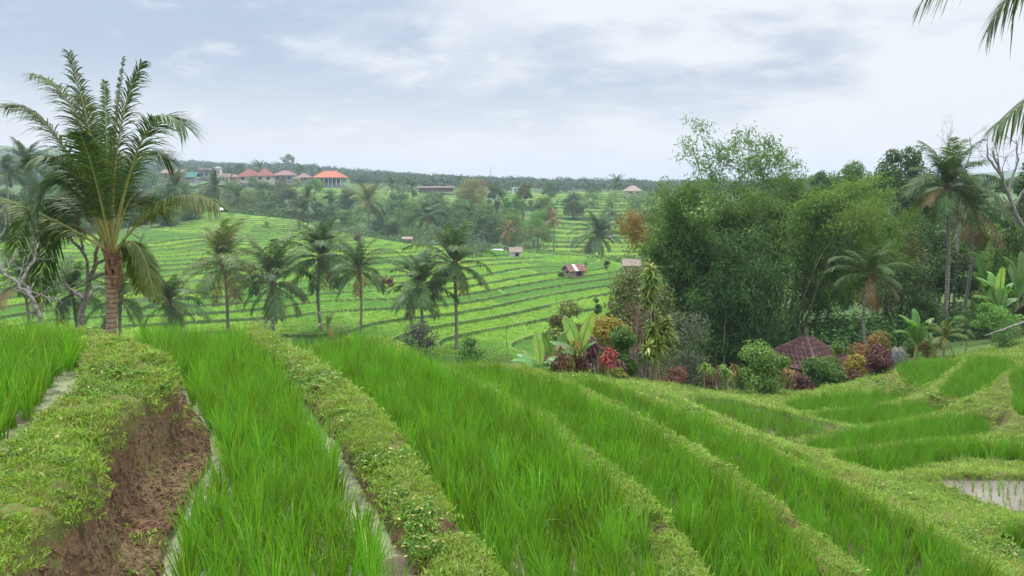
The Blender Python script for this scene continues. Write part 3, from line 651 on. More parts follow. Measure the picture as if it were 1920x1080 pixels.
def rice_tuft(seed, nb=26, h=0.52, w=0.0125, spread=0.05, mt='rice', seg=4, droop=0.16):
    rs = np.random.default_rng(seed); mb = MB()
    for i in range(nb):
        az = rs.uniform(0, 6.28); r0 = rs.uniform(0, spread); hh = h * rs.uniform(0.6, 1.08); lean = rs.uniform(0.02, droop) * hh / 0.5
        d = np.array([math.cos(az), math.sin(az), 0]); t = np.linspace(0, 1, seg + 1)[:, None]
        curl = rs.uniform(0.0, 0.25) * hh * (rs.random() < 0.35)
        pts = d * r0 + d * lean * t ** 1.6 * 1.3 + np.array([0, 0, 1]) * (hh * t - curl * t ** 3) + d * curl * 1.2 * t ** 3
        wd = w * rs.uniform(0.7, 1.2) * np.array([0.7, 1, 0.9, 0.6, 0.08][:seg + 1] if seg == 4 else np.linspace(1, 0.08, seg + 1))
        sa = az + rs.uniform(-1.3, 1.3) + 1.57
        strap(mb, pts, wd, np.array([math.cos(sa), math.sin(sa), 0.0]), np.clip(rs.beta(2, 2), 0, 0.99) if rs.random() > 0.03 else 0.97)
    return mb.mesh('rice_tuft', M[mt])
def grass_tuft(seed, nb=26, h=0.06, w=0.0055, spread=0.08, mt='grass'):
    rs = np.random.default_rng(seed); mb = MB()
    for i in range(nb):
        az = rs.uniform(0, 6.28); r0 = spread * math.sqrt(rs.random()); a0 = rs.uniform(0, 6.28); hh = h * rs.uniform(0.4, 1.2)
        o = np.array([math.cos(a0), math.sin(a0), 0]) * r0; d = np.array([math.cos(az), math.sin(az), 0]); t = np.linspace(0, 1, 3)[:, None]
        pts = o + d * hh * rs.uniform(0.3, 1.3) * t ** 1.3 + np.array([0, 0, 1]) * hh * (t - 0.3 * t * t)
        strap(mb, pts, w * np.array([0.8, 1.1, 0.1]), np.array([-d[1], d[0], 0]), rs.random() if rs.random() > 0.08 else 0.95)
    return mb.mesh('grass_tuft', M[mt])
rs = np.random.default_rng(7)
def rows_in(poly, sp_r, sp_c, ang, jit):
    c = poly.mean(0); R = max(np.ptp(poly[:, 0]), np.ptp(poly[:, 1])) / 2 * 1.5
    u, v = np.meshgrid(np.arange(-R, R, sp_r), np.arange(-R, R, sp_c)); u = u.ravel() + rs.normal(0, jit, u.size); v = v.ravel() + rs.normal(0, jit, v.size)
    k, s = math.cos(ang), math.sin(ang); x = c[0] + u * k - v * s; y = c[1] + u * s + v * k
    return x, y
RICE = {   # paddy: (rice outline or None, spacing, height, bare margin)
 'upper': ([(-900,1180),(-60,880),(0,838),(90,768),(122,710),(124,660),(-600,650)], 0.17, 0.92, 0),
 'first': ([(290,1500),(318,1120),(378,985),(422,880),(408,815),(352,760),(318,718),(262,655),(350,640),(452,640),(518,712),(550,760),(588,820),(622,880),(662,985),(712,1080),(775,1500)], 0.16, 0.96, 0),
 'second': (None, 0.155, 0.98, 0.0), 'third': (None, 0.155, 0.95, 0.02), 'fourth': (None, 0.16, 0.85, 0.0), 'fourth_b': (None, 0.2, 0.8, 0.05),
 'fifth': ([(1180,740),(1250,752),(1360,800),(1450,838),(1520,878),(1490,876),(1420,850),(1330,806),(1240,768),(1170,746)], 0.2, 0.85, 0), 'sixth': (None, 0.17, 0.95, 0.3),
 'fold_a': (None, 0.16, 1.1, 0), 'fold_b': (None, 0.16, 1.05, 0),
 'fold_c': (None, 0.155, 1.15, 0), 'fold_d': (None, 0.155, 1.2, 0), 'near_right': (None, 0.19, 0.85, 0.1),
 'far_a': (None, 0.17, 1.0, 0), 'far_b': (None, 0.17, 1.0, 0), 'far_c': (None, 0.18, 1.0, 0),
}
rp, rsz = [], []
for k, (op, sp_, hs, mg) in RICE.items():
    z, p = POLY[k]
    if op: p = ground_poly(z, op)
    x, y = rows_in(p, sp_, sp_ * 0.85, math.radians(114), 0.022)
    # patchy stand: hills missing here and there
    keep = (np.abs(x / np.maximum(y, .5)) < 0.9) & (y > 1.2)
    x, y = x[keep], y[keep]; sd = poly_sd(x, y, p); keep = (sd < -mg + 0.06 * vnoise(x, y, 0.5, 3)) & (rs.random(len(x)) > 0.04) & (vnoise(x, y, 0.45, 19) > -0.86)
    x, y = x[keep], y[keep]; zz, b_, f_, r_, m_, h_ = height(x, y, True); keep = m_ > 0.5
    x, y, zz = x[keep], y[keep], zz[keep]
    rp.append(np.c_[x, y, zz - 0.01]); rsz.append(hs * (1 + 0.14 * fbm(x, y, 1.6, 6)))
rp = np.concatenate(rp); rsz = np.concatenate(rsz); rsz *= 0.92; near = rp[:, 1] < 13
rv = [rice_tuft(i) for i in range(9)]; rv2 = [rice_tuft(40 + i, 15, 0.52, 0.016, 0.07, seg=3) for i in range(5)]
scatter('rice', 'tall bright green rice standing in the near paddies', rp[near], rv, rs, 0.85, 1.12, 0.10, rsz[near])
scatter('rice', 'bright green rice in the more distant terraces and the valley fold', rp[~near], rv2, rs, 0.85, 1.15, 0.10, rsz[~near])
z, p = POLY['pond']; x, y = rows_in(p, 0.24, 0.17, math.radians(100), 0.025); sd = poly_sd(x, y, p); k = (sd < -0.12) & (x < 14); x, y = x[k], y[k]
scatter('rice', 'sparse rows of young rice seedlings in the flooded paddy', np.c_[x, y, np.full(len(x), z + 0.02)], [rice_tuft(70 + i, 7, 0.30, 0.010, 0.02, 'rice_pale', 3, 0.08) for i in range(4)], rs, 0.8, 1.25, 0.12)
# bund grass: density falls with distance, tufts grow
gp, gs = [], []
for d0, d1, dens, sc in ((1.6, 5, 800, 0.85), (5, 9, 520, 1.0), (9, 15, 260, 1.3), (15, 24, 110, 1.8), (24, 37, 55, 2.4)):
    n = int(dens * (d1 ** 2 - d0 ** 2) / 2 * 1.5); y = np.sqrt(rs.uniform(d0 ** 2, d1 ** 2, n)); x = rs.uniform(-0.75, 0.75, n) * y
    zz, b_, f_, r_, m_, h_ = height(x, y, True)
    k = (m_ < 0.5) & ((f_ < 0.6) | (rs.random(n) < np.where(f_ > .9, 0.03, 0.10))) & (vnoise(x, y, 0.3, 9) + 0.5 * vnoise(x, y, 0.1, 10) > -0.75)
    gp.append(np.c_[x, y, zz - 0.008][k]); gs.append(np.full(k.sum(), sc) * (1 + 0.3 * vnoise(x[k], y[k], 0.8, 12)))
gp = np.concatenate(gp); gs = np.concatenate(gs)
gv = [grass_tuft(i) for i in range(6)] + [grass_tuft(20 + i, 30, 0.035, 0.009, 0.09) for i in range(4)]
M['weed'] = leaf_mat('creeping_weed', (0.08, 0.19, 0.02), (0.16, 0.29, 0.04), 0.3, 0.5, (0.42, 0.42, 0.12), 0.3, 0.6)
M['dry_grass'] = leaf_mat('dry_grass', (0.26, 0.19, 0.08), (0.38, 0.30, 0.14), 0.25, 0.8, None, 0.2, 0.5)
def weed(seed):
    r_ = np.random.default_rng(seed); m_ = MB(); n_ = 34; c = np.c_[r_.normal(0, .045, n_), r_.normal(0, .045, n_), r_.uniform(.008, .055, n_)]
    leaves(m_, r_, c, r_.normal(0, .5, (n_, 3)) + [0, 0, 1], .032, .017); return m_.mesh('weed_tuft', M['weed'])
gv += [weed(i) for i in range(3)] + [grass_tuft(60 + i, 16, 0.05, 0.004, 0.09, 'dry_grass') for i in range(2)]
gq = vnoise(gp[:, 0], gp[:, 1], 0.6, 71) + 0.6 * vnoise(gp[:, 0], gp[:, 1], 0.2, 72) + rs.normal(0, .35, len(gp)); gpk = rs.integers(0, 10, len(gp))
gpk = np.where(gq > 1.0, rs.integers(10, 13, len(gp)), gpk); gpk = np.where(gq < -.85, rs.integers(13, 15, len(gp)), gpk)
M['soil'] = simple_mat('soil_clod', (0.065, 0.037, 0.02), (0.21, 0.125, 0.07), 40, 0.95, 0.5)
def clod(seed):
    r_ = np.random.default_rng(seed); th, ph = np.meshgrid(np.linspace(0, 2 * np.pi, 7, endpoint=False), np.linspace(.05, np.pi - .05, 5)); R0 = r_.uniform(.6, 1.3, th.shape)
    V = np.stack([R0 * np.sin(ph) * np.cos(th), R0 * np.sin(ph) * np.sin(th), R0 * .7 * np.cos(ph)], -1) * .02; ix = np.arange(35).reshape(5, 7)
    m_ = MB(); m_.add(V, np.stack([ix[:-1], np.roll(ix, -1, 1)[:-1], np.roll(ix, -1, 1)[1:], ix[1:]], -1)); return m_.mesh('soil_clod', M['soil'])
n = 60000; y = np.sqrt(rs.uniform(1.8 ** 2, 9.5 ** 2, n)); x = rs.uniform(-0.75, 0.75, n) * y
zz, b_, f_, r_, m_, h_ = height(x, y, True); k = (f_ > .6) & (m_ < .5)
scatter('soil_clods', 'crumbled brown soil clods on the cut bank and bund edges', np.c_[x, y, zz][k], [clod(i) for i in range(5)], rs, 0.25, 1.3, 0.5, rs.uniform(.3, 1, k.sum()) ** 1.5 * 1.3)
scatter('grass', 'short yellowish grass and creeping weeds on the bunds', gp, gv, rs, 0.7, 1.3, 0.25, gs, 0.35, gpk)
# canopy tufts on the hillside across the valley
n = 150000; y = np.sqrt(rs.uniform(76 ** 2, 200 ** 2, n)); x = rs.uniform(-0.72, 0.22, n) * y
zz, b_, f_, r_, m_, h_ = height(x, y, True); k = (r_ > 0.9) & (rs.random(n) < (95 / y) ** 1.6)
fv = [rice_tuft(90 + i, 18, 0.17, 0.045, 0.36, 'rice_far', seg=2, droop=0.3) for i in range(4)]
scatter('rice', 'rice canopy on the terraced hillside across the valley', np.c_[x, y, zz - 0.10][k], fv, rs, 0.8, 1.25, 0.15)


# ------------------------------------------------------------------ plant builders
def frond_mesh(name, pts, material, seed, L=0.9, wl=0.035, n=60, side=None, rr=0.03, droop=0.5, keep=1.0, start=0.14, seg=3, rach=None):
    """pinnate palm frond along pts; the rachis is its own mesh when rach is given"""
    rs = np.random.default_rng(seed); pts = np.asarray(pts, float); k = np.linspace(0, len(pts) - 1, 24)
    Q = np.stack([np.interp(k, np.arange(len(pts)), pts[:, i]) for i in range(3)], 1)
    T = unit(np.gradient(Q, axis=0)); up = np.array([0, 0, 1.0])
    Sd = np.cross(T, up); bad = np.linalg.norm(Sd, axis=1) < 0.25
    ref = unit(Q[-1] - Q[0]); hz = np.cross(np.array([ref[0], ref[1], 0.0]) + 1e-6, up) if side is None else np.asarray(side, float)
    Sd = np.where(bad[:, None], unit(hz), unit(Sd)); Sd = unit(Sd + 0.6 * unit(hz))
    Sd = unit(Sd - (Sd * T).sum(1, keepdims=True) * T); U = np.cross(Sd, T)
    mb = MB(); rb = MB() if rach else mb
    tube(rb, Q, np.linspace(rr, rr * 0.15, len(Q)), 5, 0.99)
    ts = np.linspace(start, 0.995, n)
    V, F, R = [], [], []; c = 0
    for sgn in (-1, 1):
        for t in ts + rs.normal(0, 0.004, n):
            if rs.random() > keep: continue
            f = np.clip(t, 0, 1) * 23; i = int(min(f, 22)); w = f - i
            p = Q[i] * (1 - w) + Q[i + 1] * w; tt = T[i]; s_ = Sd[i] * sgn; u = U[i] if U[i][2] > 0 else -U[i]
            prof = min(1, 0.45 + 2.6 * (t - start)) * (1 - 0.6 * max(0, (t - 0.6) / 0.4) ** 2)
            l = L * prof * rs.uniform(0.85, 1.12); fw = 0.6 + 0.6 * t
            d = unit(s_ * 1.0 + tt * fw + u * rs.normal(0.08, 0.15)); dr = droop * rs.uniform(0.6, 1.4) * l
            q = np.linspace(0, 1, seg + 1)[:, None]; lp = p + d * l * q - up * dr * q ** 2
            wd = wl * np.interp(q[:, 0], [0, .25, .7, 1], [0.6, 1, 0.75, 0.08]) / 2
            nn = unit(np.cross(d, u) + 1e-9)
            for a, b in zip(lp, wd): V += [a - nn * b, a + nn * b]
            for j in range(seg): F.append((c + 2 * j, c + 2 * j + 1, c + 2 * j + 3, c + 2 * j + 2)); R.append(rs.random() * 0.85 if rs.random() > 0.03 else 0.95)
            c += 2 * (seg + 1)
    mb.add(V, F, np.array(R)); me = mb.mesh(name, material)
    return (me, rb.mesh('midrib', M['petiole'])) if rach else me
def arc(e0, bend, length, n=14, p=1.4):
    """frond midrib in the xz plane"""
    t = np.linspace(0, 1, n); ang = e0 - bend * t ** p; d = length / (n - 1)
    x = np.r_[0, np.cumsum(np.cos(ang[:-1]) * d)]; z = np.r_[0, np.cumsum(np.sin(ang[:-1]) * d)]
    return np.c_[x, x * 0, z]
R_ = math.radians
FRONDS = {}
def lib(kind, mt, n, wl, seg):
    spec = [(82, 55, 3.6), (70, 75, 4.0), (55, 85, 4.1), (38, 85, 4.1), (20, 80, 3.9), (0, 70, 3.7), (-25, 55, 3.4), (-60, 22, 2.9)]
    FRONDS[kind] = [[frond_mesh('frond', arc(R_(e), R_(b), l), M[mt if (i < 7) else ('frond_yellow' if mt != 'frond_dry' else mt)], 100 * i + v, 0.95, wl, n, (0, 1, 0), 0.035, 0.45, 0.95 if i < 6 else 0.75, 0.12, seg) for v in range(2)] for i, (e, b, l) in enumerate(spec)]
lib('mid', 'frond', 54, 0.075, 2); lib('blue', 'frond_blue', 54, 0.075, 2); lib('yellow', 'frond_yellow', 50, 0.07, 2); lib('dry', 'frond_dry', 34, 0.06, 2)
def coconut(label, px, py, D, r_px, seed, kind='mid', nf=22, dry=2, lean=0.0, group='coconut palms beyond the near paddies', thin=1.0, wind=0.0, tilt_hi=0, tr=0.15, name='coconut_palm', squash=1.0):
    """palm whose crown heart is at that pixel, standing on the ground below it"""
    rs = np.random.default_rng(seed); c = P(px, py, D); bx = c[0] - lean * D / F_PX; z0 = gz(bx, D) - 0.1
    h = c[2] - z0; s = r_px * mpp(D) / 2.75
    o = thing(name, label, 'palm tree', (bx, D, z0), 0, group)
    mb = MB(); q = np.linspace(0, 1, 12); pts = np.c_[(c[0] - bx) * q ** 1.6 + rs.uniform(-.35, .35) * np.sin(q * 3.14), rs.uniform(-.4, .4) * np.sin(q * 3.1), h * q]
    tube(mb, pts, tr * thin * s ** 0.5 * np.interp(q, [0, .06, .2, 1], [1.7, 1.15, 1.0, 0.8]), 8)
    link('trunk', mb.mesh('trunk', M['palm_trunk'], True), o)
    fb = MB(); rsx = rs.normal(size=(40, 3)); top = pts[-1]
    for i in range(9):
        a = rs.uniform(0, 6.28); d = np.array([math.cos(a), math.sin(a), 0]); tube(fb, [top - [0, 0, .5 * s] + d * 0.08 * s, top - [0, 0, .15 * s] + d * .17 * s, top + d * 0.22 * s + [0, 0, .2 * s]], [0.09 * s, .08 * s, 0.04 * s], 5)
    link('crown_shaft', fb.mesh('crown_shaft', M['fibre'], True), o)
    g0 = rs.uniform(0, 6.28)
    nf = int(nf * 1.25) if nf > 12 else nf
    for i in range(nf):
        lv = min(7, int((i / nf) ** 1.15 * 7.6)); lv = max(lv, tilt_hi) if i > 2 else lv
        k = kind
        if i >= nf - dry: k = 'dry'; lv = rs.integers(5, 8)
        me = FRONDS[k][lv][rs.integers(0, 2)]
        f = link('frond', me, o, top + [0, 0, 0.1 * s - 0.25 * s * (i / nf)], (rs.normal(0, 0.10), rs.normal(0, 0.06), g0 + i * 2.39996 + rs.normal(0, 0.3)), (s * rs.uniform(0.72, 1.12),) * 3)
        f.scale[2] *= squash
    return o

def crown_mesh(name, seed, W, H, n_lump, n_leaf, leaf, mt, lump_r=0.28, up=0.5, flat=1.0, aspect=0.55, hollow=0.55, loose=0.0, shape=None):
    """leaf cloud: lumps of leaves inside an uneven envelope W wide, H high, base at z=0"""
    rs = np.random.default_rng(seed); mb = MB(); cs = []
    for i in range(n_lump):
        t = rs.uniform(0.05, 0.95); wv = shape(t) if shape else math.sin(math.pi * min(0.98, t * 0.85 + 0.12)) ** 0.7
        a = rs.uniform(0, 6.28); r = W / 2 * wv * math.sqrt(rs.uniform(0.05, 1)) * (1 - lump_r * 0.8) * (1 + 0.25 * math.sin(3 * a + seed))
        cs.append((math.cos(a) * r, math.sin(a) * r, t * H * (1 - lump_r * .5) + H * lump_r * .2))
    cs = np.array(cs); per = n_leaf // n_lump
    for c in cs:
        r = lump_r * min(W, H) * rs.uniform(0.55, 1.15); d = unit(rs.normal(size=(per, 3))); rad = r * rs.uniform(hollow, 1.0, (per, 1)) * (1 + loose * np.abs(rs.normal(size=(per, 1))))
        p = c + d * rad * [1, 1, 0.75 * flat]; nn = d * 0.7 + np.array([0, 0, up]) + rs.normal(0, 0.45, (per, 3))
        b = rs.uniform(0, 0.25); leaves(mb, rs, p, nn, leaf, leaf * aspect, b, min(1, b + 0.75))
    return mb.mesh(name, M[mt]), cs
def limb_mesh(name, seed, h, r, targets, mt='bark', spread=0.3, n=7):
    rs = np.random.default_rng(seed); mb = MB(); q = np.linspace(0, 1, 8)
    tr = np.c_[0.06 * h * np.sin(q * 2.5 + seed), 0.05 * h * np.sin(q * 3 + 2 * seed) * q, h * q]
    tube(mb, tr, r * np.interp(q, [0, .08, 1], [1.5, 1.05, 0.5]), 7)
    for c in targets[:n]:
        s = tr[rs.integers(3, 8)]; m = (s + c) / 2 + rs.normal(0, 0.06 * h, 3) + [0, 0, -0.05 * h]
        tube(mb, bez(s, m, c, 7), np.linspace(r * 0.4, r * 0.07, 7), 5)
    return mb.mesh(name, M[mt], True)
TREES = {}
def tree_kind(k, W, H, th, nl, n, leaf, mt, **kw):
    v = []
    for i in range(2):
        cm, cs = crown_mesh('crown', hash(k) % 97 * 0 + len(TREES) * 10 + i, W, H, nl, n, leaf, mt, **kw)
        tm = limb_mesh('trunk', i + 3, th + H * 0.45, 0.02 * (th + H) + 0.05, cs + [0, 0, th]); v.append((cm, tm))
    TREES[k] = (v, W, H, th)
tree_kind('round', 10, 9, 3, 26, 5200, 0.42, 'leaf_mid', lump_r=0.24)
tree_kind('tall', 7, 12, 4, 26, 5200, 0.40, 'leaf_dark', lump_r=0.22)
tree_kind('wide', 13, 7, 4, 24, 5200, 0.42, 'leaf_mid', lump_r=0.26)
tree_kind('airy', 9, 10, 4, 22, 3000, 0.38, 'leaf_light', lump_r=0.2, loose=0.35)
tree_kind('flat', 12, 4, 7, 18, 3200, 0.35, 'leaf_mid', lump_r=0.34, flat=0.5, up=1.0)
tree_kind('column', 4.5, 12, 2, 20, 3400, 0.34, 'leaf_dark', lump_r=0.3)
def tree(label, kind, mt, px, top, D, w_px, seed, group='trees of the valley wood', base=None, sz=None, name='tree', cat='tree'):
    """tree whose crown top is at that pixel; w_px wide; stands on the ground"""
    rs = np.random.default_rng(seed); v, W, H, th = TREES[kind]; cm, tm = v[seed % 2]
    c = P(px, top, D); z0 = gz(c[0], D) - 0.2; s = w_px * mpp(D) / W; tot = c[2] - z0
    o = thing(name, label, cat, (c[0], D, z0), rs.uniform(0, 6.28), group)
    sz_ = sz or max(0.5, min(1.5, (tot / s) / (H + th)))          # stretch within reason
    crown_h = H * s * min(1.35, max(0.75, sz_)); zc = tot - crown_h
    cr = link('crown', cm, o, (0, 0, max(zc, -0.1 * crown_h)), None, (s, s, crown_h / H)); remat(cr, M[mt])
    link('trunk', tm, o, (0, 0, 0), None, (s * .9, s * .9, max(0.2, min((max(zc, 0) + crown_h * 0.45) / (th + H * 0.45), 0.86 * tot / (th + H)))))
    return o
def bush(name, label, cat, mt, px, base, D, w_px, h_px, seed, n=3200, leaf=0.12, lumps=16, stems=7, group=None, z=None, stem_mt='bark', **kw):
    c = P(px, base, D); z0 = gz(c[0], D) if z is None else z; W = w_px * mpp(D); H = h_px * mpp(D) + max(0, c[2] - z0)
    o = thing(name, label, cat, (c[0], D, z0 - 0.03), 0, group)
    k = dict(lump_r=0.26, loose=0.12); k.update(kw)
    cm, cs = crown_mesh('foliage', seed, W, H * 0.93, lumps, n, leaf, mt, **k); link('foliage', cm, o, (0, 0, H * 0.06))
    rs = np.random.default_rng(seed); mb = MB()
    for c_ in cs[:stems]:
        s = np.array([rs.normal(0, W * .06), rs.normal(0, W * .06), 0]); tube(mb, bez(s, [c_[0] * .3, c_[1] * .3, H * .4], c_ + [0, 0, H * .06], 7), np.linspace(0.035, 0.008, 7) * max(1, H / 3), 5)
    link('stems', mb.mesh('stems', M[stem_mt], True), o); return o
def rosette(mb, rs, c, n, L, w, droop=0.9, lo=0, hi=1, upf=0.4):
    for i in range(n):
        az = i * 2.4 + rs.uniform(-.3, .3); e = upf + rs.uniform(-0.7, 0.9); l = L * rs.uniform(0.7, 1.1)
        d = np.array([math.cos(az) * math.cos(e), math.sin(az) * math.cos(e), math.sin(e)]); t = np.linspace(0, 1, 5)[:, None]
        pts = c + d * l * t - np.array([0, 0, 1]) * droop * l * t ** 2 * rs.uniform(0.5, 1.1)
        strap(mb, pts, w * np.array([0.5, 1, 0.95, 0.6, 0.08]), [-math.sin(az), math.cos(az), 0], rs.uniform(lo, hi), 0.3)
def cane_plant(name, label, cat, mt, px, base, D, heads, seed, L=0.5, w=0.07, n=26, group=None, stem_mt='cane', r=0.025, z=None, hi=1.0, droop=0.9, spread=0.12):
    """canes with a rosette of strap leaves at each head pixel"""
    rs = np.random.default_rng(seed); b = P(px, base, D); z0 = gz(b[0], D) if z is None else z
    o = thing(name, label, cat, (b[0], D, z0 - 0.02), 0, group); O = np.array([b[0], D, z0])
    st = MB(); lf = MB()
    for hx, hy in heads:
        t = P(hx, hy, D + rs.normal(0, spread * 3)) - O; s = np.array([rs.normal(0, spread), rs.normal(0, spread), 0])
        pts = bez(s, [s[0] * 1.5 + t[0] * .2, s[1] + t[1] * .2, t[2] * .55], t, 8); tube(st, pts, np.linspace(r * 1.6, r * .7, 8), 6)
        rosette(lf, rs, t, n, L * rs.uniform(.85, 1.15), w, droop, 0, hi)
        if name == 'cordyline' and L > .38:
            for q_ in (.07, .14, .21): rosette(lf, rs, t * (1 - q_ * .5) + np.array([rs.normal(0, .08), rs.normal(0, .08), -q_ * .8]), n, L, w, droop * 1.1, 0, hi * .9, 0.1)
        if t[2] > L * 1.5: rosette(lf, rs, pts[-2] * .5 + pts[-1] * .5, n // 2, L * 0.95, w, droop * 1.3, 0, hi * .8, -0.1)
    link('stems', st.mesh('stems', M[stem_mt], True), o); link('leaves', lf.mesh('leaves', M[mt]), o); return o
def banana_leaf_mesh(pts, w, seed, mt='leaf_banana', side=(1, 0.35, 0), torn=0.12):
    """broad blade, drooping sides, torn into strips, pale midrib"""
    rs = np.random.default_rng(seed); pts = np.asarray(pts, float); n = 22; k = np.linspace(0, len(pts) - 1, n)
    Q = np.stack([np.interp(k, np.arange(len(pts)), pts[:, i]) for i in range(3)], 1); T = unit(np.gradient(Q, axis=0))
    Sd = np.cross(T, [0, 0, 1.0]); nn = np.linalg.norm(Sd, axis=1, keepdims=True); Sd = np.where(nn < 0.62, unit(np.asarray(side, float)), unit(Sd)); Sd = unit(Sd - (Sd * T).sum(1, keepdims=True) * T)
    U = np.cross(Sd, T); U = np.where(U[:, 2:3] < 0, -U, U)
    q = np.linspace(0, 1, n); prof = np.interp(q, [0, .14, .2, .35, .7, .9, 1], [0, 0, .45, .95, 1, .6, .03]) * w / 2
    mb = MB(); tube(mb, Q, np.linspace(0.035, 0.006, n) * w / 0.5, 5, 0.99)
    for sg in (-1, 1):
        i = 3
        while i < n - 1:
            j = min(n - 1, i + rs.integers(2, 6)); dp = rs.uniform(0, torn)
            V = []
            for a in range(i, j + 1):
                e = Q[a] + Sd[a] * sg * prof[a] - np.array([0, 0, 1]) * prof[a] * (0.25 + dp * 2.5) + U[a] * prof[a] * .12; m = Q[a] + Sd[a] * sg * prof[a] * .5 + U[a] * prof[a] * .16
                if a == j and j < n - 1: e = e - T[a] * prof[a] * .12; m = m - T[a] * prof[a] * .05
                V += [Q[a], m, e]
            F = [(3 * x, 3 * x + 1, 3 * x + 4, 3 * x + 3) for x in range(j - i)] + [(3 * x + 1, 3 * x + 2, 3 * x + 5, 3 * x + 4) for x in range(j - i)]
            mb.add(V, F, rs.uniform(0, .9)); i = j
    return mb.mesh('leaf', M[mt], True)
def banana(label, px, base, D, tips, seed, w=0.5, top_px=None, group='banana plants', stem_h=None, pale=(), leafmt='leaf_banana', arch=0.35):
    """tips: list of (px, py, depth offset) for the leaf tips"""
    rs = np.random.default_rng(seed); b = P(px, base, D); z0 = gz(b[0], D); O = np.array([b[0], D, z0])
    o = thing('banana_plant', label, 'plant', tuple(O), 0, group)
    h = stem_h if stem_h else 0.45 * (P(px, min(t[1] for t in tips), D)[2] - z0); mb = MB()
    q = np.linspace(0, 1, 6); tube(mb, np.c_[q * .05, q * 0, h * q], 0.09 * np.linspace(1.2, .55, 6) * (w / .5), 8); link('stem', mb.mesh('stem', M['petiole'], True), o)
    for i, (tx, ty, dd) in enumerate(tips):
        t = P(tx, ty, D + dd) - O; s = np.array([.05, 0, h * .96]); L = np.linalg.norm(t - s); m = (s + t) / 2 + np.array([0, 0, L * arch])
        m[:2] = s[:2] * .4 + m[:2] * .6
        link('leaf', banana_leaf_mesh(bez(s, m, t, 12), w * rs.uniform(.85, 1.1) * min(1.2, .6 + L * .25), seed * 30 + i, 'leaf_banana_pale' if i in pale else leafmt), o)
    return o
def twig_rec(mb, rs, p, d, L, r, depth, bend=0.35, up=0.1):
    n = 5; pts = [p]
    for i in range(n): d = unit(d + rs.normal(0, bend * .35, 3) + [0, 0, up * .3]); pts.append(pts[-1] + d * L / n)
    tube(mb, pts, np.linspace(r, r * .55, n + 1), 5 if r > 0.02 else 3)
    if depth == 0: return
    for k in range(rs.integers(2, 4)):
        i = rs.integers(2, n + 1); nd = unit(d + rs.normal(0, .65, 3)); twig_rec(mb, rs, pts[i], nd, L * rs.uniform(.5, .8), r * .55, depth - 1, bend, up)
def bare_tree(label, base, limbs, D, r, seed, mt='bark_pale', depth=2, group=None, tw=0.5, leaf=None, name='bare_tree', z=None):
    """limbs: pixel polylines, each its own branch; the first is the trunk"""
    rs = np.random.default_rng(seed); b = P(*base, D); z0 = gz(b[0], D) if z is None else z; O = np.array([b[0], D, min(z0, b[2])])
    o = thing(name, label, 'tree', tuple(O), 0, group)
    for i, lb in enumerate(limbs):
        mb = MB(); pts = np.array([P(x, y, D + dd) for x, y, dd in lb]) - O
        if i == 0: pts = np.vstack([[0, 0, -0.1], pts])
        k = np.linspace(0, len(pts) - 1, 3 * len(pts)); Q = np.stack([np.interp(k, np.arange(len(pts)), pts[:, j]) for j in range(3)], 1); Q[1:-1] += rs.normal(0, .02, Q[1:-1].shape)
        rr = r * (1 if i == 0 else .5); tube(mb, Q, np.linspace(rr, rr * .35, len(Q)), 7)
        for j in range(len(Q) // 3, len(Q), 2): twig_rec(mb, rs, Q[j], unit(Q[min(j + 1, len(Q) - 1)] - Q[j - 1] + rs.normal(0, .8, 3)), tw * rs.uniform(.5, 1.2), rr * .28, depth)
        link('trunk' if i == 0 else 'branch', mb.mesh('trunk', M[mt], True), o)
    return o

# ------------------------------------------------------------------ the big coconut palm on the left
D0 = 22.0; hb = P(208, 628, D0); hz0 = gz(hb[0], D0); O = np.array([hb[0], D0, hz0])
hero = thing('coconut_palm', 'large coconut palm at left with reddish ringed trunk, tallest palm in the near view', 'palm tree', tuple(O), 0, 'coconut palms beyond the near paddies')
mb = MB(); tp = [np.array([0, 0, -.1])] + [P(x, y, D0) - O for x, y in ((208, 628), (209, 590), (210, 550), (212, 515))]
k = np.linspace(0, 4, 20); Q = np.stack([np.interp(k, range(5), np.array(tp)[:, i]) for i in range(3)], 1)
tube(mb, Q, np.interp(np.linspace(0, 1, 20), [0, .3, .6, .8, 1], [0.22, .15, .145, .16, .22]), 14)
link('trunk', mb.mesh('trunk', M['palm_trunk_hero'], True), hero)
rs = np.random.default_rng(5); mb = MB(); top = P(212, 500, D0) - O
for i in range(16):
    a = i * 2.4; d = np.array([math.cos(a), math.sin(a), 0]); zz = -0.55 + 0.06 * i
    tube(mb, [top + [0, 0, zz - .1] + d * .10, top + [0, 0, zz + .12] + d * .15, top + [0, 0, zz + .35] + d * rs.uniform(.20, .30)], [.08, .07, .03], 6)
link('crown_shaft', mb.mesh('crown_shaft', M['fibre'], True), hero)
hs = P(211, 478, D0) - O
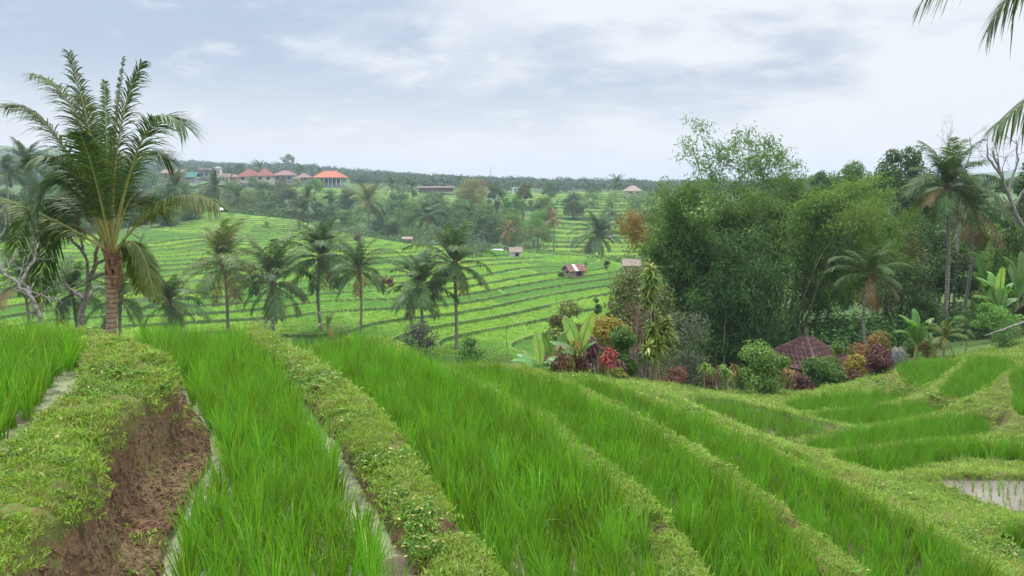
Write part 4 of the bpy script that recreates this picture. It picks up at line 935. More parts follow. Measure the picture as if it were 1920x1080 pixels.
HF = [((130,98),(178,265),0,1.0,'frond'), ((58,138),(165,150),.5,.9,'frond_blue'), ((14,195),(110,190),-.3,1.0,'frond'), ((266,118),(205,230),0,1.0,'frond_blue'),
      ((346,236),(262,150),-.6,1.2,'frond_blue'), ((232,108),(200,300),.6,.35,'frond'), ((196,150),(200,300),1.2,.4,'frond'), ((410,384),(318,322),-1.2,1.05,'frond_yellow'),
      ((-30,362),(100,400),-.9,1.0,'frond_yellow'), ((318,300),(240,230),1.6,1.1,'frond'), ((78,560),(75,330),.6,1.0,'frond_blue'), ((30,470),(80,260),1.4,1.1,'frond'),
      
      ((232,300),(210,250),2.6,1.0,'frond'), ((110,340),(160,240),2.6,1.1,'frond_blue'), ((150,250),(175,300),-1.6,1.1,'frond'), ((290,560),(262,400),-.6,.55,'frond_yellow'),
      ((100,440),(140,280),1.8,1.05,'frond_blue'), ((296,400),(250,290),2.4,.95,'frond_blue'), ((60,400),(110,250),-1.2,1.0,'frond'), ((262,545),(245,420),1.5,.5,'frond_yellow'), ((60,300),(140,260),-1.4,1.05,'frond'), ((160,180),(190,300),1.8,1.05,'frond'), ]
for i, ((tx, ty), (mx, my), dd, ll, mt) in enumerate(HF):
    me, mr = frond_mesh('frond', bez(hs, P(mx, my, D0 + dd * .45) - O, P(tx, ty, D0 + dd) - O, 16), M[mt], 300 + i, 0.98 * ll, 0.038, 120, None, 0.045, 0.5, 0.97, 0.2, 4, True)
    f = link('frond', me, hero); link('midrib', mr, f)

# a palm just outside the frame on the right; only its frond ends hang into view
D1 = 9.0; b = P(2270, 300, D1); zb = gz(b[0], D1); O = np.array([b[0], D1, zb])
op = thing('coconut_palm', 'close coconut palm at upper right edge, only dark frond ends hanging into view', 'palm tree', tuple(O), 0, 'coconut palms beyond the near paddies')
hs1 = P(2270, -40, D1) - O; mb = MB(); tube(mb, [[0, 0, -.1], hs1 * .5 + [.1, 0, 0], hs1], [.22, .16, .14], 10); link('trunk', mb.mesh('trunk', M['palm_trunk'], True), op)
for i, ((tx, ty), (mx, my), dd) in enumerate([((1868,236),(2030,95),0), ((1856,52),(1960,-190),.3), ((1728,2),(1960,-260),1.0), ((2500,200),(2400,-100),1), ((2240,300),(2240,0),-1.2), ((2300,-400),(2290,-250),.5)]):
    me, mr = frond_mesh('frond', bez(hs1, P(mx, my, D1 + dd * .5) - O, P(tx, ty, D1 + dd) - O, 16), M['frond_dry' if i == 9 else 'frond_blue'], 900 + i, 0.50, 0.034, 62, None, 0.022, 0.8, 1, 0.2, 4, True)
    f = link('frond', me, op); link('midrib', mr, f)

# ------------------------------------------------------------------ palms across the near valley
coconut('bushy coconut palm with pale yellowish fronds just right of the large palm', 420, 500, 84, 72, 1, 'yellow', 26, 3)
coconut('spreading dark coconut palm between the pale yellowish palm and the tall thick crowned one', 512, 532, 80, 68, 2, 'blue', 24, 1, squash=1.1)
coconut('tall coconut palm with thick upright fronds, left of a narrow shaving-brush palm', 602, 482, 88, 72, 3, 'blue', 26, 2, lean=4)
coconut('narrow coconut palm with upright fan of fronds on a pale thin trunk', 674, 508, 80, 54, 4, 'mid', 20, 2, lean=6, tr=.13)
coconut('drooping coconut palm growing out of the dark purple bush', 786, 538, 78, 62, 5, 'blue', 26, 1)
coconut('coconut palm with long drooping fronds to the right, rightmost of the mid valley row', 852, 496, 82, 72, 6, 'mid', 24, 3, lean=-3)
coconut('low dark coconut palm right of the large palm trunk, crown near the ground', 318, 566, 70, 62, 7, 'blue', 22, 0, squash=.9)
coconut('small young palm with few arching fronds in front of the tall palm trunk', 615, 612, 72, 30, 8, 'yellow', 10, 2, tr=.08)
coconut('drooping palm crown at far left edge with browned lower fronds', 45, 528, 60, 54, 9, 'mid', 22, 4)
coconut('dark palm crown low behind the pale bare tree', 135, 548, 64, 56, 10, 'blue', 22, 0)
coconut('dark palm crown half hidden behind the large palm trunk', 226, 560, 56, 60, 11, 'blue', 18, 0, squash=1.1)
coconut('grey green palm with brown hanging fronds right of the small tiled roof', 1632, 518, 40, 62, 12, 'mid', 18, 4, lean=-6, tr=.11, group='coconut palms on the right bank')
coconut('tall coconut palm standing highest on the right bank with dark slender trunk', 1776, 352, 48, 72, 13, 'mid', 26, 2, lean=-14, tr=.14, group='coconut palms on the right bank')
coconut('drooping coconut palm close behind the tallest right palm with brown hanging fronds', 1826, 392, 52, 66, 14, 'mid', 20, 5, lean=8, tr=.12, group='coconut palms on the right bank')
coconut('small young palm with yellow green fronds beside the banana plant at right', 1772, 632, 36, 32, 15, 'yellow', 14, 0, tr=.09, group='coconut palms on the right bank')
coconut('little young palm on the far right bund edge beside the yellow green young palm', 1812, 618, 37, 22, 16, 'mid', 10, 0, tr=.06, group='coconut palms on the right bank')
for i, (l, px, py, D, r, k, nf) in enumerate([
    ('dark coconut palm rising in front of the green roofed building', 402, 350, 215, 26, 'mid', 20), ('coconut palm with feathery crown left of the village terraces, in the wood', 445, 372, 250, 26, 'mid', 16),
    ('slim coconut palm with pale trunk at the top edge of the hillside', 576, 372, 240, 22, 'mid', 14), ('broad feathery palm in the wood directly below the orange roof', 690, 378, 250, 34, 'yellow', 20),
    ('grey palm in the wood left of the broad feathery one', 565, 398, 235, 26, 'mid', 16), ('pale palm at the wood edge above the left of the middle row', 800, 405, 222, 28, 'mid', 18),
    ('pale trunked palm in front of the dark trees below the yellow crowned tree', 884, 405, 222, 26, 'mid', 16), ('bushy dark palm at the ravine edge, left of the terraces beyond', 1122, 442, 190, 42, 'blue', 26),
    ('palm standing against the horizon just left of the tall bamboo', 1156, 345, 330, 16, 'mid', 14), ('palm rising over the wood right of the orange roof', 735, 348, 340, 20, 'mid', 14),
    ('second palm rising over the wood right of the orange roof, further right', 772, 352, 330, 20, 'mid', 14), ('hazy palm above the red roofed houses', 487, 318, 470, 15, 'mid', 12),
    ('brown orange palm by the pale open shelter at the hill edge', 952, 432, 196, 20, 'dry', 14), ('palm by the two poles at the edge of the wood, far left', 48, 308, 180, 42, 'mid', 22),
    ('dark palm in the wood at the left frame edge', 12, 322, 170, 34, 'blue', 20), ('hazy palm in the left wood behind the large palm', 112, 330, 200, 34, 'mid', 20),
    ('brown palm in the wood below the green terraces beyond', 1038, 412, 215, 22, 'dry', 16), ('palm rising over the left wood between the large palm and the village', 330, 352, 210, 30, 'mid', 18)]):
    coconut(l, px, py, D, r, 40 + i, k, nf, 1, group='small palms in the distance', tr=.2)
for i, (l, px, py, D, r) in enumerate([('tiny palm alone on the upper terraces, left of two', 500, 424, 196, 11), ('tiny palm alone on the upper terraces, right of two', 562, 427, 192, 11), ('small palm at the hill edge beside the bare post left of the pale shelter', 906, 440, 196, 13),
                                       ('small yellow palm on the terraces above the yellowish palm', 425, 432, 185, 9), ('small palm at the wood edge above the middle palms', 803, 432, 195, 13)]):
    coconut(l, px, py, D, r, 70 + i, 'mid', 12, 0, group='small palms in the distance', tr=.2)

# ------------------------------------------------------------------ the wood across the ravine: every tree its own thing
WOOD = [  # label, kind, leaf material, px, top, D, width px
 ('grey brown loose tree at the left end of the wood below the village', 'airy', 'leaf_olive', 462, 352, 262, 62),
 ('green tree at the upper left of the wood just under the twin red roofs', 'round', 'leaf_mid', 492, 338, 300, 58),
 ('dark tree at the hillside top edge below the twin red roofs', 'round', 'leaf_dark', 500, 378, 250, 66),
 ('wide dark tree in the wood under the brown roofed house', 'wide', 'leaf_dark', 545, 352, 290, 78),
 ('brownish olive tree left of the small village terraces', 'round', 'leaf_olive', 528, 340, 330, 48),
 ('dark tree at the hill edge near the slim palm', 'round', 'leaf_dark', 548, 388, 246, 62),
 ('light green spreading tree in front of the orange roofed building', 'wide', 'leaf_light', 588, 334, 345, 52),
 ('dark tree below the small village terraces, left', 'tall', 'leaf_dark', 592, 372, 280, 40),
 ('dark pointed tree below the small village terraces, right', 'column', 'leaf_dark', 618, 350, 290, 30),
 ('dark green tree at the foot of the wood under the orange roof', 'round', 'leaf_dark', 608, 396, 238, 66),
 ('dark rounded tree right of the small village terraces', 'round', 'leaf_dark', 652, 352, 300, 48),
 ('yellow green tree above the broad feathery palm', 'airy', 'leaf_yellow', 684, 338, 320, 44),
 ('mid green tree left of the broad feathery palm at the foot', 'round', 'leaf_mid', 645, 392, 240, 60),
 ('dark tree behind the broad feathery palm', 'tall', 'leaf_dark', 712, 372, 262, 52),
 ('light green tree below the long dark shed', 'round', 'leaf_light', 772, 372, 262, 62),
 ('dark tree just below the left end of the long shed', 'round', 'leaf_dark', 745, 360, 300, 56),
 ('dark tree at the wood foot above the narrow palm', 'wide', 'leaf_dark', 735, 412, 226, 72),
 ('pale green bushy tree at the wood foot right of the narrow palm', 'airy', 'leaf_light', 768, 420, 221, 48),
 ('mid green rounded tree under the middle of the long shed', 'round', 'leaf_mid', 815, 358, 290, 66),
 ('dark low tree in the wood left of the yellow crowned tree', 'wide', 'leaf_dark', 832, 388, 240, 80),
 ('large yellow crowned tree rising over the middle of the wood', 'round', 'leaf_yellow', 882, 334, 300, 62),
 ('mid green tree under the yellow crowned tree', 'round', 'leaf_mid', 868, 372, 255, 66),
 ('orange brown small tree against the horizon beside the yellow crowned tree', 'airy', 'leaf_rust', 903, 334, 330, 22),
 ('light green tree in the wood right of the yellow crowned tree', 'round', 'leaf_light', 905, 378, 245, 60),
 ('green upright tree right of the yellow crowned tree, against the far ridge', 'tall', 'leaf_mid', 930, 340, 300, 40),
 ('dark tree at the foot of the wood behind the pale open shelter', 'wide', 'leaf_dark', 918, 404, 218, 86),
 ('dark blue green tree in shade at the wood foot, left of the pale open shelter', 'round', 'leaf_dark', 845, 410, 222, 68),
 ('mid green tree in the centre right of the wood', 'round', 'leaf_mid', 958, 368, 255, 58),
 ('tall upright tree at the right of the wood beside the far terraces', 'tall', 'leaf_olive', 982, 338, 290, 40),
 ('bright green rounded tree low in the right part of the wood', 'round', 'leaf_light', 962, 398, 226, 66),
 ('light green tree at the right of the wood beside the brown palm', 'round', 'leaf_light', 1010, 392, 232, 60),
 ('brownish twiggy tree at the right end of the wood', 'airy', 'leaf_olive', 1002, 412, 215, 66),
 ('mid green tree between the tall upright tree and the far terraces', 'round', 'leaf_mid', 1018, 368, 268, 56),
 ('rounded tree standing on the far green terraces', 'round', 'leaf_mid', 1030, 338, 370, 28),
 ('large dark tree alone in the middle of the far terraces', 'round', 'leaf_dark', 1076, 360, 300, 62),
 ('hazy tree on the far terraces above the large dark one', 'airy', 'leaf_mid', 1112, 352, 340, 38),
 ('thin hazy tree on the far terraces, right', 'airy', 'leaf_mid', 1150, 360, 320, 36),
 ('broad loose tree on the far terraces left of the bamboo', 'airy', 'leaf_mid', 1200, 352, 300, 70),
 ('dark low tree on the step between the far terraces', 'wide', 'leaf_dark', 1225, 388, 265, 80),
 ('low loose tree on the step of the far terraces, beside the orange spray', 'wide', 'leaf_mid', 1140, 392, 262, 80),
 ('tall loose tree beside the bamboo left side, over the far terraces', 'airy', 'leaf_olive', 1245, 345, 250, 62),
 ('dark round tree behind the village, left of the twin red roofs', 'round', 'leaf_dark', 449, 305, 445, 24),
 ('dark tree behind the village, between tower and twin roofs', 'round', 'leaf_dark', 428, 312, 450, 18),
 ('dark conifer shaped tree left of the orange roof', 'column', 'leaf_dark', 598, 312, 440, 10),
 ('tree behind the brown roof in the village', 'tall', 'leaf_mid', 562, 306, 450, 18),
 ('big tree on the skyline of the ridge, the tallest there', 'wide', 'leaf_mid', 540, 289, 700, 32),
 ('green tree in front of the village buildings left', 'round', 'leaf_mid', 432, 338, 330, 36),
 ('pale brown tree below the brown roofed village house', 'airy', 'leaf_olive', 430, 350, 290, 40),
 ('tree in front of the green roofed building', 'round', 'leaf_mid', 340, 338, 310, 46),
 ('tree at the hillside top behind the big arching frond', 'round', 'leaf_mid', 372, 368, 245, 56),
 ('tree with several pale trunks at the left end of the hillside top', 'round', 'leaf_mid', 356, 385, 216, 52),
 ('small tree in front of the left of the twin red roofs', 'round', 'leaf_mid', 474, 332, 392, 24),
 ('low dark tree in front of the brown roofed house', 'wide', 'leaf_dark', 528, 333, 392, 30),
 ('small light tree before the gap right of the brown roof', 'round', 'leaf_light', 556, 334, 390, 20),
 ('small olive tree at the left corner of the orange roofed building', 'round', 'leaf_olive', 600, 336, 385, 18),
 ('leafy tree on the plateau just left of the village', 'wide', 'leaf_mid', 272, 326, 350, 60),
 ('dark leafy tree below the left end of the village', 'round', 'leaf_dark', 315, 336, 340, 50),
 ('low olive tree below the white tower', 'wide', 'leaf_olive', 395, 344, 330, 60),
 ('green tree on the plateau far left of the village', 'round', 'leaf_mid', 225, 322, 380, 56),
 ('dark tree at the wood edge right beside the large palm crown', 'wide', 'leaf_dark', 300, 352, 262, 70),
 ('tree low on the hillside behind the large palm, right side', 'round', 'leaf_mid', 305, 395, 205, 60),
 ('dark tree behind the large palm crown, left centre', 'round', 'leaf_dark', 245, 330, 260, 62),
 ('mid green tree behind the large palm trunk head', 'round', 'leaf_mid', 255, 382, 215, 66),
 ('dark tree in the left wood behind the pale bare tree', 'tall', 'leaf_dark', 190, 322, 240, 56),
 ('mid green low tree in the left wood, behind the large palm', 'wide', 'leaf_mid', 190, 388, 205, 86),
 ('dark tree in the left wood under the hazy palm', 'round', 'leaf_dark', 130, 345, 220, 66),
 ('mid green tree at the foot of the left wood', 'round', 'leaf_mid', 120, 388, 195, 72),
 ('dark tree in the left wood under the two poles', 'wide', 'leaf_dark', 68, 338, 210, 72),
 ('olive tree at the left wood foot near the frame edge', 'round', 'leaf_olive', 55, 378, 185, 66),
 ('dark tree cut by the left frame edge', 'round', 'leaf_dark', 5, 352, 190, 72),
 ('low dark tree at the left frame edge by the terraces', 'wide', 'leaf_dark', 5, 402, 176, 80),
]
for i, (l, k, mt, px, top, D, w) in enumerate(WOOD): tree(l, k, mt, px, top, D, w * 1.08, i)
# right bank trees
RB = [('tall dark tree on the skyline behind the bamboo, right', 'tall', 'leaf_dark', 1690, 256, 82, 106), ('broad green tree on the skyline left of the tall dark tree', 'wide', 'leaf_mid', 1605, 304, 92, 120),
 ('second broad tree on the skyline beside the bamboo crown', 'wide', 'leaf_mid', 1546, 318, 88, 96), ('olive leafy tree behind the grey green palm', 'round', 'leaf_olive', 1672, 418, 56, 150),
 ('dark tree at the foot of the tallest right palm', 'round', 'leaf_dark', 1745, 398, 62, 130), ('mid green tree between the two right palms', 'round', 'leaf_mid', 1842, 420, 60, 140),
 ('dark tree under the drooping right palm', 'wide', 'leaf_dark', 1790, 470, 54, 170), ('light green tree at right above the banana plants', 'round', 'leaf_light', 1870, 470, 56, 110),
 ('dark tree behind the grey green palm trunk', 'round', 'leaf_dark', 1700, 490, 50, 130), ('dark leafy tree rising at the right frame edge', 'tall', 'leaf_dark', 1932, 262, 52, 100),
 ('mid green tree low at the right frame edge', 'round', 'leaf_mid', 1925, 420, 48, 120), ('dark tree behind the little temple roof', 'wide', 'leaf_dark', 1555, 500, 50, 130),
 ('dark low tree right of the grey green palm', 'wide', 'leaf_dark', 1735, 545, 46, 110), ('green low tree behind the banana plants at right', 'round', 'leaf_mid', 1858, 545, 43, 110),
 ('rounded green bushy tree at right above the far paddies', 'wide', 'leaf_light', 1868, 568, 40, 130), ('dark tree in the gap right of the bamboo', 'tall', 'leaf_dark', 1660, 440, 64, 90),
 ('green tree at the back between bamboo and tallest palm', 'round', 'leaf_mid', 1730, 352, 80, 80), ('pale green tree at the back right of the drooping palm', 'round', 'leaf_light', 1900, 400, 76, 90)]
for i, (l, k, mt, px, top, D, w) in enumerate(RB): tree(l, k, mt, px, top, D, w, 200 + i, group='trees on the right bank')
for i, (px, top, D, w, k, mt, l) in enumerate([(1560,330,105,120,'round','leaf_mid','pale far tree right behind the bamboo crown'),(1640,322,112,120,'round','leaf_olive','olive far tree between bamboo and tall dark tree'),(1730,314,100,110,'round','leaf_dark','dark far tree directly behind the tallest right palm'),
    (1790,356,105,120,'wide','leaf_mid','mid green far tree right of the tallest palm trunk'),(1860,372,95,110,'round','leaf_mid','far tree behind the leafless leaning tree'),(1925,350,90,110,'tall','leaf_olive','olive far tree at the right frame edge'),
    (1650,400,72,130,'wide','leaf_light','light green tree over the grey green palm'),(1890,440,66,130,'wide','leaf_light','light green tree behind the bananas at the right edge'),(1770,440,74,130,'round','leaf_mid','mid green tree behind the two tall right palms')]):
    tree(l, k, mt, px, top, D, w, 300 + i, group='trees on the right bank')
# low growth filling the ravine, too dense to count
def thicket(label, mt, pts, n, leaf, seed, hmin, hmax):
    rs = np.random.default_rng(seed); mb = MB(); pts = np.array(pts, float)
    for i in range(n):
        j = rs.integers(0, len(pts) - 1); t = rs.random(); px, D, sp = pts[j] * (1 - t) + pts[j + 1] * t
        Dd = D + rs.uniform(-1, 1) * sp; x = (px - CX) / F_PX * Dd; z = gz(x, Dd); r = rs.uniform(hmin, hmax); per = 60
        d = unit(rs.normal(size=(per, 3))); d[:, 2] = np.abs(d[:, 2]); p = np.array([x, Dd, z]) + d * r * rs.uniform(.6, 1, (per, 1)) * [1.3, 1.3, 1]
        b = rs.uniform(0, .3); leaves(mb, rs, p, d + [0, 0, .5] + rs.normal(0, .4, (per, 3)), leaf, leaf * .6, b, b + .7)
    return tag(link('undergrowth', mb.mesh('undergrowth', M[mt])), label, kind='stuff')
thicket('dense undergrowth at the foot of the valley wood', 'leaf_dark', [(-60,195,10),(150,205,12),(300,232,12),(420,252,8),(560,240,8),(700,222,8),(850,205,8),(1000,196,8),(1150,182,6),(1300,170,10)], 900, .6, 1, 1.5, 4)
thicket('leafy growth filling the wood below the village', 'leaf_mid', [(0,300,50),(300,320,50),(500,320,40),(800,300,40),(960,290,40)], 900, .7, 2, 2, 5)
thicket('pale banana thicket at the ravine edge', 'leaf_light', [(960,190,4),(1060,182,5),(1150,174,6),(1230,165,6)], 260, .7, 3, .8, 2.2)
thicket('dark undergrowth on the right bank beneath the bamboo', 'leaf_dark', [(1230,50,5),(1400,52,5),(1560,48,5),(1700,50,8),(1930,52,9)], 700, .26, 4, .5, 1.8)
thicket('dark low growth down the slope behind the garden', 'leaf_mid', [(1000,40,4),(1120,38,4),(1250,40,4),(1400,42,4)], 200, .2, 5, .4, 1.0)
# forest on the ridge that reads as one mass
rs = np.random.default_rng(77); mb = MB()
for i in range(3600):
    D = rs.uniform(500, 980) if i % 2 else rs.uniform(430, 760); a = rs.uniform(-0.8, 0.85); x = a * D; z = gz(x, D); r = rs.uniform(3.5, 8)
    if D < 520 and -0.5 < a < -0.2: continue
    per = 60; d = unit(rs.normal(size=(per, 3))); d[:, 2] = np.abs(d[:, 2]) * 1.0; hh = rs.uniform(1, 7)
    p = np.array([x, D, z + hh * .5]) + d * r * .8 * rs.uniform(.6, 1, (per, 1)) * [1, 1, .9]
    b = rs.uniform(0, .35); leaves(mb, rs, p, d + [0, 0, .4] + rs.normal(0, .3, (per, 3)), 1.9, 1.3, b, b + .6)
tag(link('forest', mb.mesh('forest', M['leaf_wood'])), 'hazy blue green forest covering the far ridge', kind='stuff')

# ------------------------------------------------------------------ bamboo
def bamboo(label, base, tips, D, seed, nclus, spread, mt='leaf_bamboo', group='bamboo clumps', extra=14, leaf=0.26, start=.35, cr=.05, dep=2.2, cm='culm'):
    rs = np.random.default_rng(seed); b = P(*base, D); z0 = gz(b[0], D); O = np.array([b[0], D, z0])
    o = thing('bamboo_clump', label, 'bamboo', tuple(O), 0, group); curves = []
    allt = [(x, y, rs.uniform(-dep, dep), 1.0) for x, y in tips]
    while len(allt) < len(tips) + extra:
        i, j = rs.integers(0, len(tips), 2); w = rs.random(); x = tips[i][0] * w + tips[j][0] * (1 - w); y = tips[i][1] * w + tips[j][1] * (1 - w) + rs.uniform(25, 150)
        allt.append((x, y, rs.uniform(-dep, dep), .8))
    for x, y, dd, w in allt:
        t = P(x, y, D + dd) - O; s = np.array([rs.normal(0, spread), rs.normal(0, spread * .6), -.1]); m = np.array([s[0] * 1.2 + t[0] * .25, s[1] + t[1] * .25, t[2] * .75])
        c = bez(s, m, t, 14); mb = MB(); tube(mb, c, np.linspace(cr, .008, 14), 6); link('culm', mb.mesh('culm', M[cm], True), o); curves.append(c)
    lf = MB(); br = MB()
    for i in range(nclus):
        c = curves[rs.integers(0, len(curves))]; t = rs.beta(1.6, 1.2) * (1 - start) + start; f = t * 13; k = int(min(f, 12)); p = c[k] + (c[k + 1] - c[k]) * (f - k)
        a = rs.uniform(0, 6.28); L = rs.uniform(.5, 2.3) * (1.15 - t * .5); e = rs.uniform(0, .8); d = np.array([math.cos(a) * math.cos(e), math.sin(a) * math.cos(e), math.sin(e)])
        q = np.linspace(0, 1, 6)[:, None]; bp = p + d * L * q - np.array([0, 0, 1]) * L * .55 * q ** 2; tube(br, bp, np.linspace(.012, .004, 6), 3)
        per = 30; tt = rs.uniform(.15, 1, per); lp = p + d * L * tt[:, None] - np.array([0, 0, 1]) * L * .55 * tt[:, None] ** 2 + rs.normal(0, .24, (per, 3))
        ax = d * .6 + np.array([0, 0, -.75]); bb = rs.uniform(0, .3); leaves(lf, rs, lp, rs.normal(size=(per, 3)) + [0, 0, .7], leaf, leaf * .26, bb, bb + .7, axis=ax)
    link('twigs', br.mesh('twigs', M['culm']), o); link('foliage', lf.mesh('foliage', M[mt]), o); return o
bamboo('big dense bamboo clump right of the striped cane plant, dark and full', (1400,640), [(1385,350),(1440,335),(1345,362),(1490,345),(1420,370),(1300,410),(1530,365),(1360,390),(1460,380)], 49, 1, 2000, .8, extra=20)
bamboo('bamboo clump whose culms arch far to the right over the palm', (1480,640), [(1590,350),(1645,335),(1695,352),(1560,365),(1610,395),(1720,400),(1530,372),(1660,385)], 47, 2, 1500, .7, extra=14, mt='leaf_bamboo_light')
bamboo('loose bamboo clump at the left of the stand, leaning left', (1330,640), [(1238,345),(1270,360),(1218,400),(1250,430),(1300,345),(1285,420),(1240,480)], 46, 3, 900, .7, extra=14, leaf=.3)
bamboo('single long bamboo culm leaning right across the front of the stand', (1490,640), [(1618,388),(1632,400)], 43, 9, 26, .15, extra=0, start=.75, cr=.075, dep=.3, mt='leaf_bamboo_light', cm='culm_dark')
bamboo('two thin dark culms upright in front of the dense bamboo', (1425,640), [(1408,362),(1432,380)], 44, 10, 22, .2, extra=0, start=.8, cr=.055, dep=.3, cm='culm_dark')
bamboo('tall thin bamboo rising highest over the stand, sparse leaves against sky', (1350,640), [(1302,226),(1290,262),(1318,300)], 50, 4, 46, .4, extra=0, start=.55, leaf=.3)
bamboo('tall feathery bamboo spread above the middle of the stand against the sky', (1420,640), [(1400,250),(1440,262),(1470,280),(1375,262),(1345,275),(1425,285)], 52, 5, 95, .5, extra=0, start=.6, leaf=.3)
bamboo('pale bamboo tips above the right of the stand', (1475,640), [(1482,308),(1500,325),(1465,318)], 54, 6, 50, .4, extra=0, start=.6)
bamboo('dark low bamboo at the foot of the stand, left of the tiled roof', (1400,660), [(1330,520),(1380,480),(1440,500),(1480,490),(1300,560),(1360,440),(1420,430)], 43, 7, 900, .9, extra=16, start=.2, mt='leaf_dark')
bamboo('leaning culm with rusty orange leaves over the far terraces', (1262,600), [(1172,398),(1188,408),(1160,418)], 60, 8, 60, .2, 'leaf_rust', extra=0, start=.62, leaf=.32, dep=.6)

# ------------------------------------------------------------------ garden below the brow
G = 'garden shrubs below the terraces'
bush('bush', 'dense dark purple rounded bush in front of the drooping palm', 'bush', 'leaf_purple', 790, 652, 40, 104, 76, 1, 6500, .13, 22, group=G)
bush('bush', 'grey twiggy low shrub at the brow under the yellowish palm', 'bush', 'leaf_grey', 405, 618, 30, 110, 50, 2, 2600, .085, 18, group=G, loose=.4)
bush('bush', 'grey twiggy low shrub at the brow under the dark spreading palm', 'bush', 'leaf_grey', 492, 622, 31, 100, 52, 3, 2400, .085, 18, group=G, loose=.4)
bush('bush', 'low grey green shrub in front of the low dark palm', 'bush', 'leaf_grey', 335, 622, 30, 66, 42, 4, 1500, .085, 12, group=G, loose=.4)
bush('bush', 'dark green shrub right of the dark purple bush', 'bush', 'leaf_dark', 884, 668, 34, 76, 56, 5, 2800, .12, 14, group=G, loose=.3)
bush('bush', 'thin straggly shrub between dark green shrub and banana leaves', 'bush', 'leaf_olive', 940, 690, 27, 60, 50, 6, 900, .08, 12, group=G, loose=.6)
bush('bush', 'tangled yellow green shrub at the end of the left bund beside the trunk', 'bush', 'leaf_yellow', 122, 632, 13.5, 105, 46, 7, 1500, .06, 14, group=G, loose=.5, stem_mt='cane')
bush('small_tree', 'olive green small tree above the pale banana leaf', 'tree', 'leaf_olive', 1062, 650, 36, 104, 104, 8, 10000, .15, 24, group=G, loose=.25)
bush('bush', 'yellow and rust croton bush behind the upright banana leaves', 'bush', 'leaf_croton', 1134, 660, 30, 76, 96, 9, 5000, .12, 18, group=G, loose=.3)
bush('bush', 'brown leafless twiggy bush left of the tall striped cane plant', 'bush', 'leaf_redbrown', 1190, 690, 32, 72, 150, 10, 1800, .06, 20, 14, group=G, loose=.6, stem_mt='twig')
bush('bush', 'dense dark green shrub between red leaves and brown twiggy bush', 'bush', 'leaf_mid', 1172, 698, 27, 60, 104, 11, 5200, .11, 18, group=G)
bush('bush', 'grey green leafy shrub right of the tall striped cane plant', 'bush', 'leaf_grey', 1284, 718, 31, 100, 150, 12, 5200, .11, 24, 9, group=G, loose=.25)
bush('bush', 'tall yellow green growth behind the striped cane plant', 'bush', 'leaf_olive', 1196, 650, 40, 140, 175, 13, 13000, .17, 32, 10, group=G, loose=.3)
bush('bush', 'bright green leafy shrub left of the tiled roof', 'bush', 'leaf_light', 1424, 748, 31, 106, 100, 14, 5200, .13, 22, 10, group=G)
bush('bush', 'mid green leafy shrub in front of the tiled roof', 'bush', 'leaf_mid', 1530, 728, 33, 76, 62, 15, 3600, .13, 18, 8, group=G, loose=.25)
bush('bush', 'light green sprig shrub beside the right corner of the tiled roof', 'bush', 'leaf_light', 1566, 728, 34, 40, 96, 16, 1600, .12, 12, 6, group=G, loose=.3)
bush('bush', 'orange and green croton, tallest of the right hand crotons', 'bush', 'leaf_orange', 1632, 700, 36, 84, 86, 17, 4200, .12, 20, group=G)
bush('bush', 'yellow croton bush at lower left of the orange one', 'bush', 'leaf_croton', 1600, 712, 34.5, 52, 54, 18, 1800, .11, 12, group=G)
bush('bush', 'yellow green croton behind the right of the orange one', 'bush', 'leaf_yellow', 1656, 660, 38, 46, 48, 19, 1500, .12, 12, group=G)
bush('bush', 'dark maroon leafy bush beside the grey boulder', 'bush', 'leaf_maroon', 1645, 732, 33, 74, 60, 20, 3800, .11, 18, group=G)
bush('bush', 'small green and red croton at the right end of the garden', 'bush', 'leaf_orange', 1690, 712, 34, 34, 44, 21, 1100, .11, 9, group=G)
bush('bush', 'low yellow green bush at the brow under the red leaves', 'bush', 'leaf_yellow', 1160, 728, 24, 42, 34, 22, 1300, .085, 10, group=G)
for i, (l, px, b, D, w, h, mt) in enumerate([('low reddish brown hedge left of the bright green shrub', 1348, 722, 31, 90, 42, 'leaf_redbrown'), ('low reddish hedge beneath the grey green shrub', 1268, 724, 29, 90, 36, 'leaf_redbrown'),
    ('brown dry hedge between the two green shrubs', 1480, 738, 33, 44, 52, 'leaf_redbrown'), ('low green hedge right of the bright green shrub foot', 1395, 738, 33, 60, 46, 'leaf_mid'), ('dark low shrub behind the red leaves', 1112, 712, 27, 110, 76, 'leaf_dark'),
    ('mixed rusty shrub under the banana plants', 1045, 706, 25, 60, 52, 'leaf_redbrown'), ('low brownish shrub at the end of the garden under the yellow croton', 1590, 728, 33.5, 60, 30, 'leaf_redbrown'),
    ('small orange flowered shrub left of the little banana plant', 1738, 664, 38, 36, 34, 'leaf_orange'), ('low green shrub under the right hand banana plant', 1712, 672, 40, 50, 30, 'leaf_mid'),
    ('low shrub at right edge below the leaning pale log', 1875, 660, 36, 90, 60, 'leaf_mid'), ('dark shrub with red tips at the garden foot under the tiled roof', 1500, 742, 32, 60, 34, 'leaf_maroon'),
    ('dark shrub on the brow right of the banana leaves', 1090, 712, 25, 40, 46, 'leaf_maroon')]):
    bush('bush', l, 'bush', mt, px, b, D, w, h, 40 + i, 1500, .09, 14, group=G, loose=.35, stem_mt='twig')
cane_plant('cordyline', 'tall cane plant with yellow striped leaves in tiers, standing above the garden', 'plant', 'leaf_dracaena', 1226, 722, 28, [(1218,500),(1214,540),(1228,585),(1224,612),(1250,602),(1256,628),(1216,650),(1238,642),(1222,508)], 1, .46, .095, 22, stem_mt='cane', r=.028, spread=.1, droop=.55)
cane_plant('cordyline', 'crimson leaved cordyline in the middle of the garden', 'plant', 'leaf_red', 1144, 704, 25, [(1140,652),(1152,660),(1134,668),(1144,678),(1150,690)], 2, .26, .055, 22, group='cordylines and crotons in the garden')
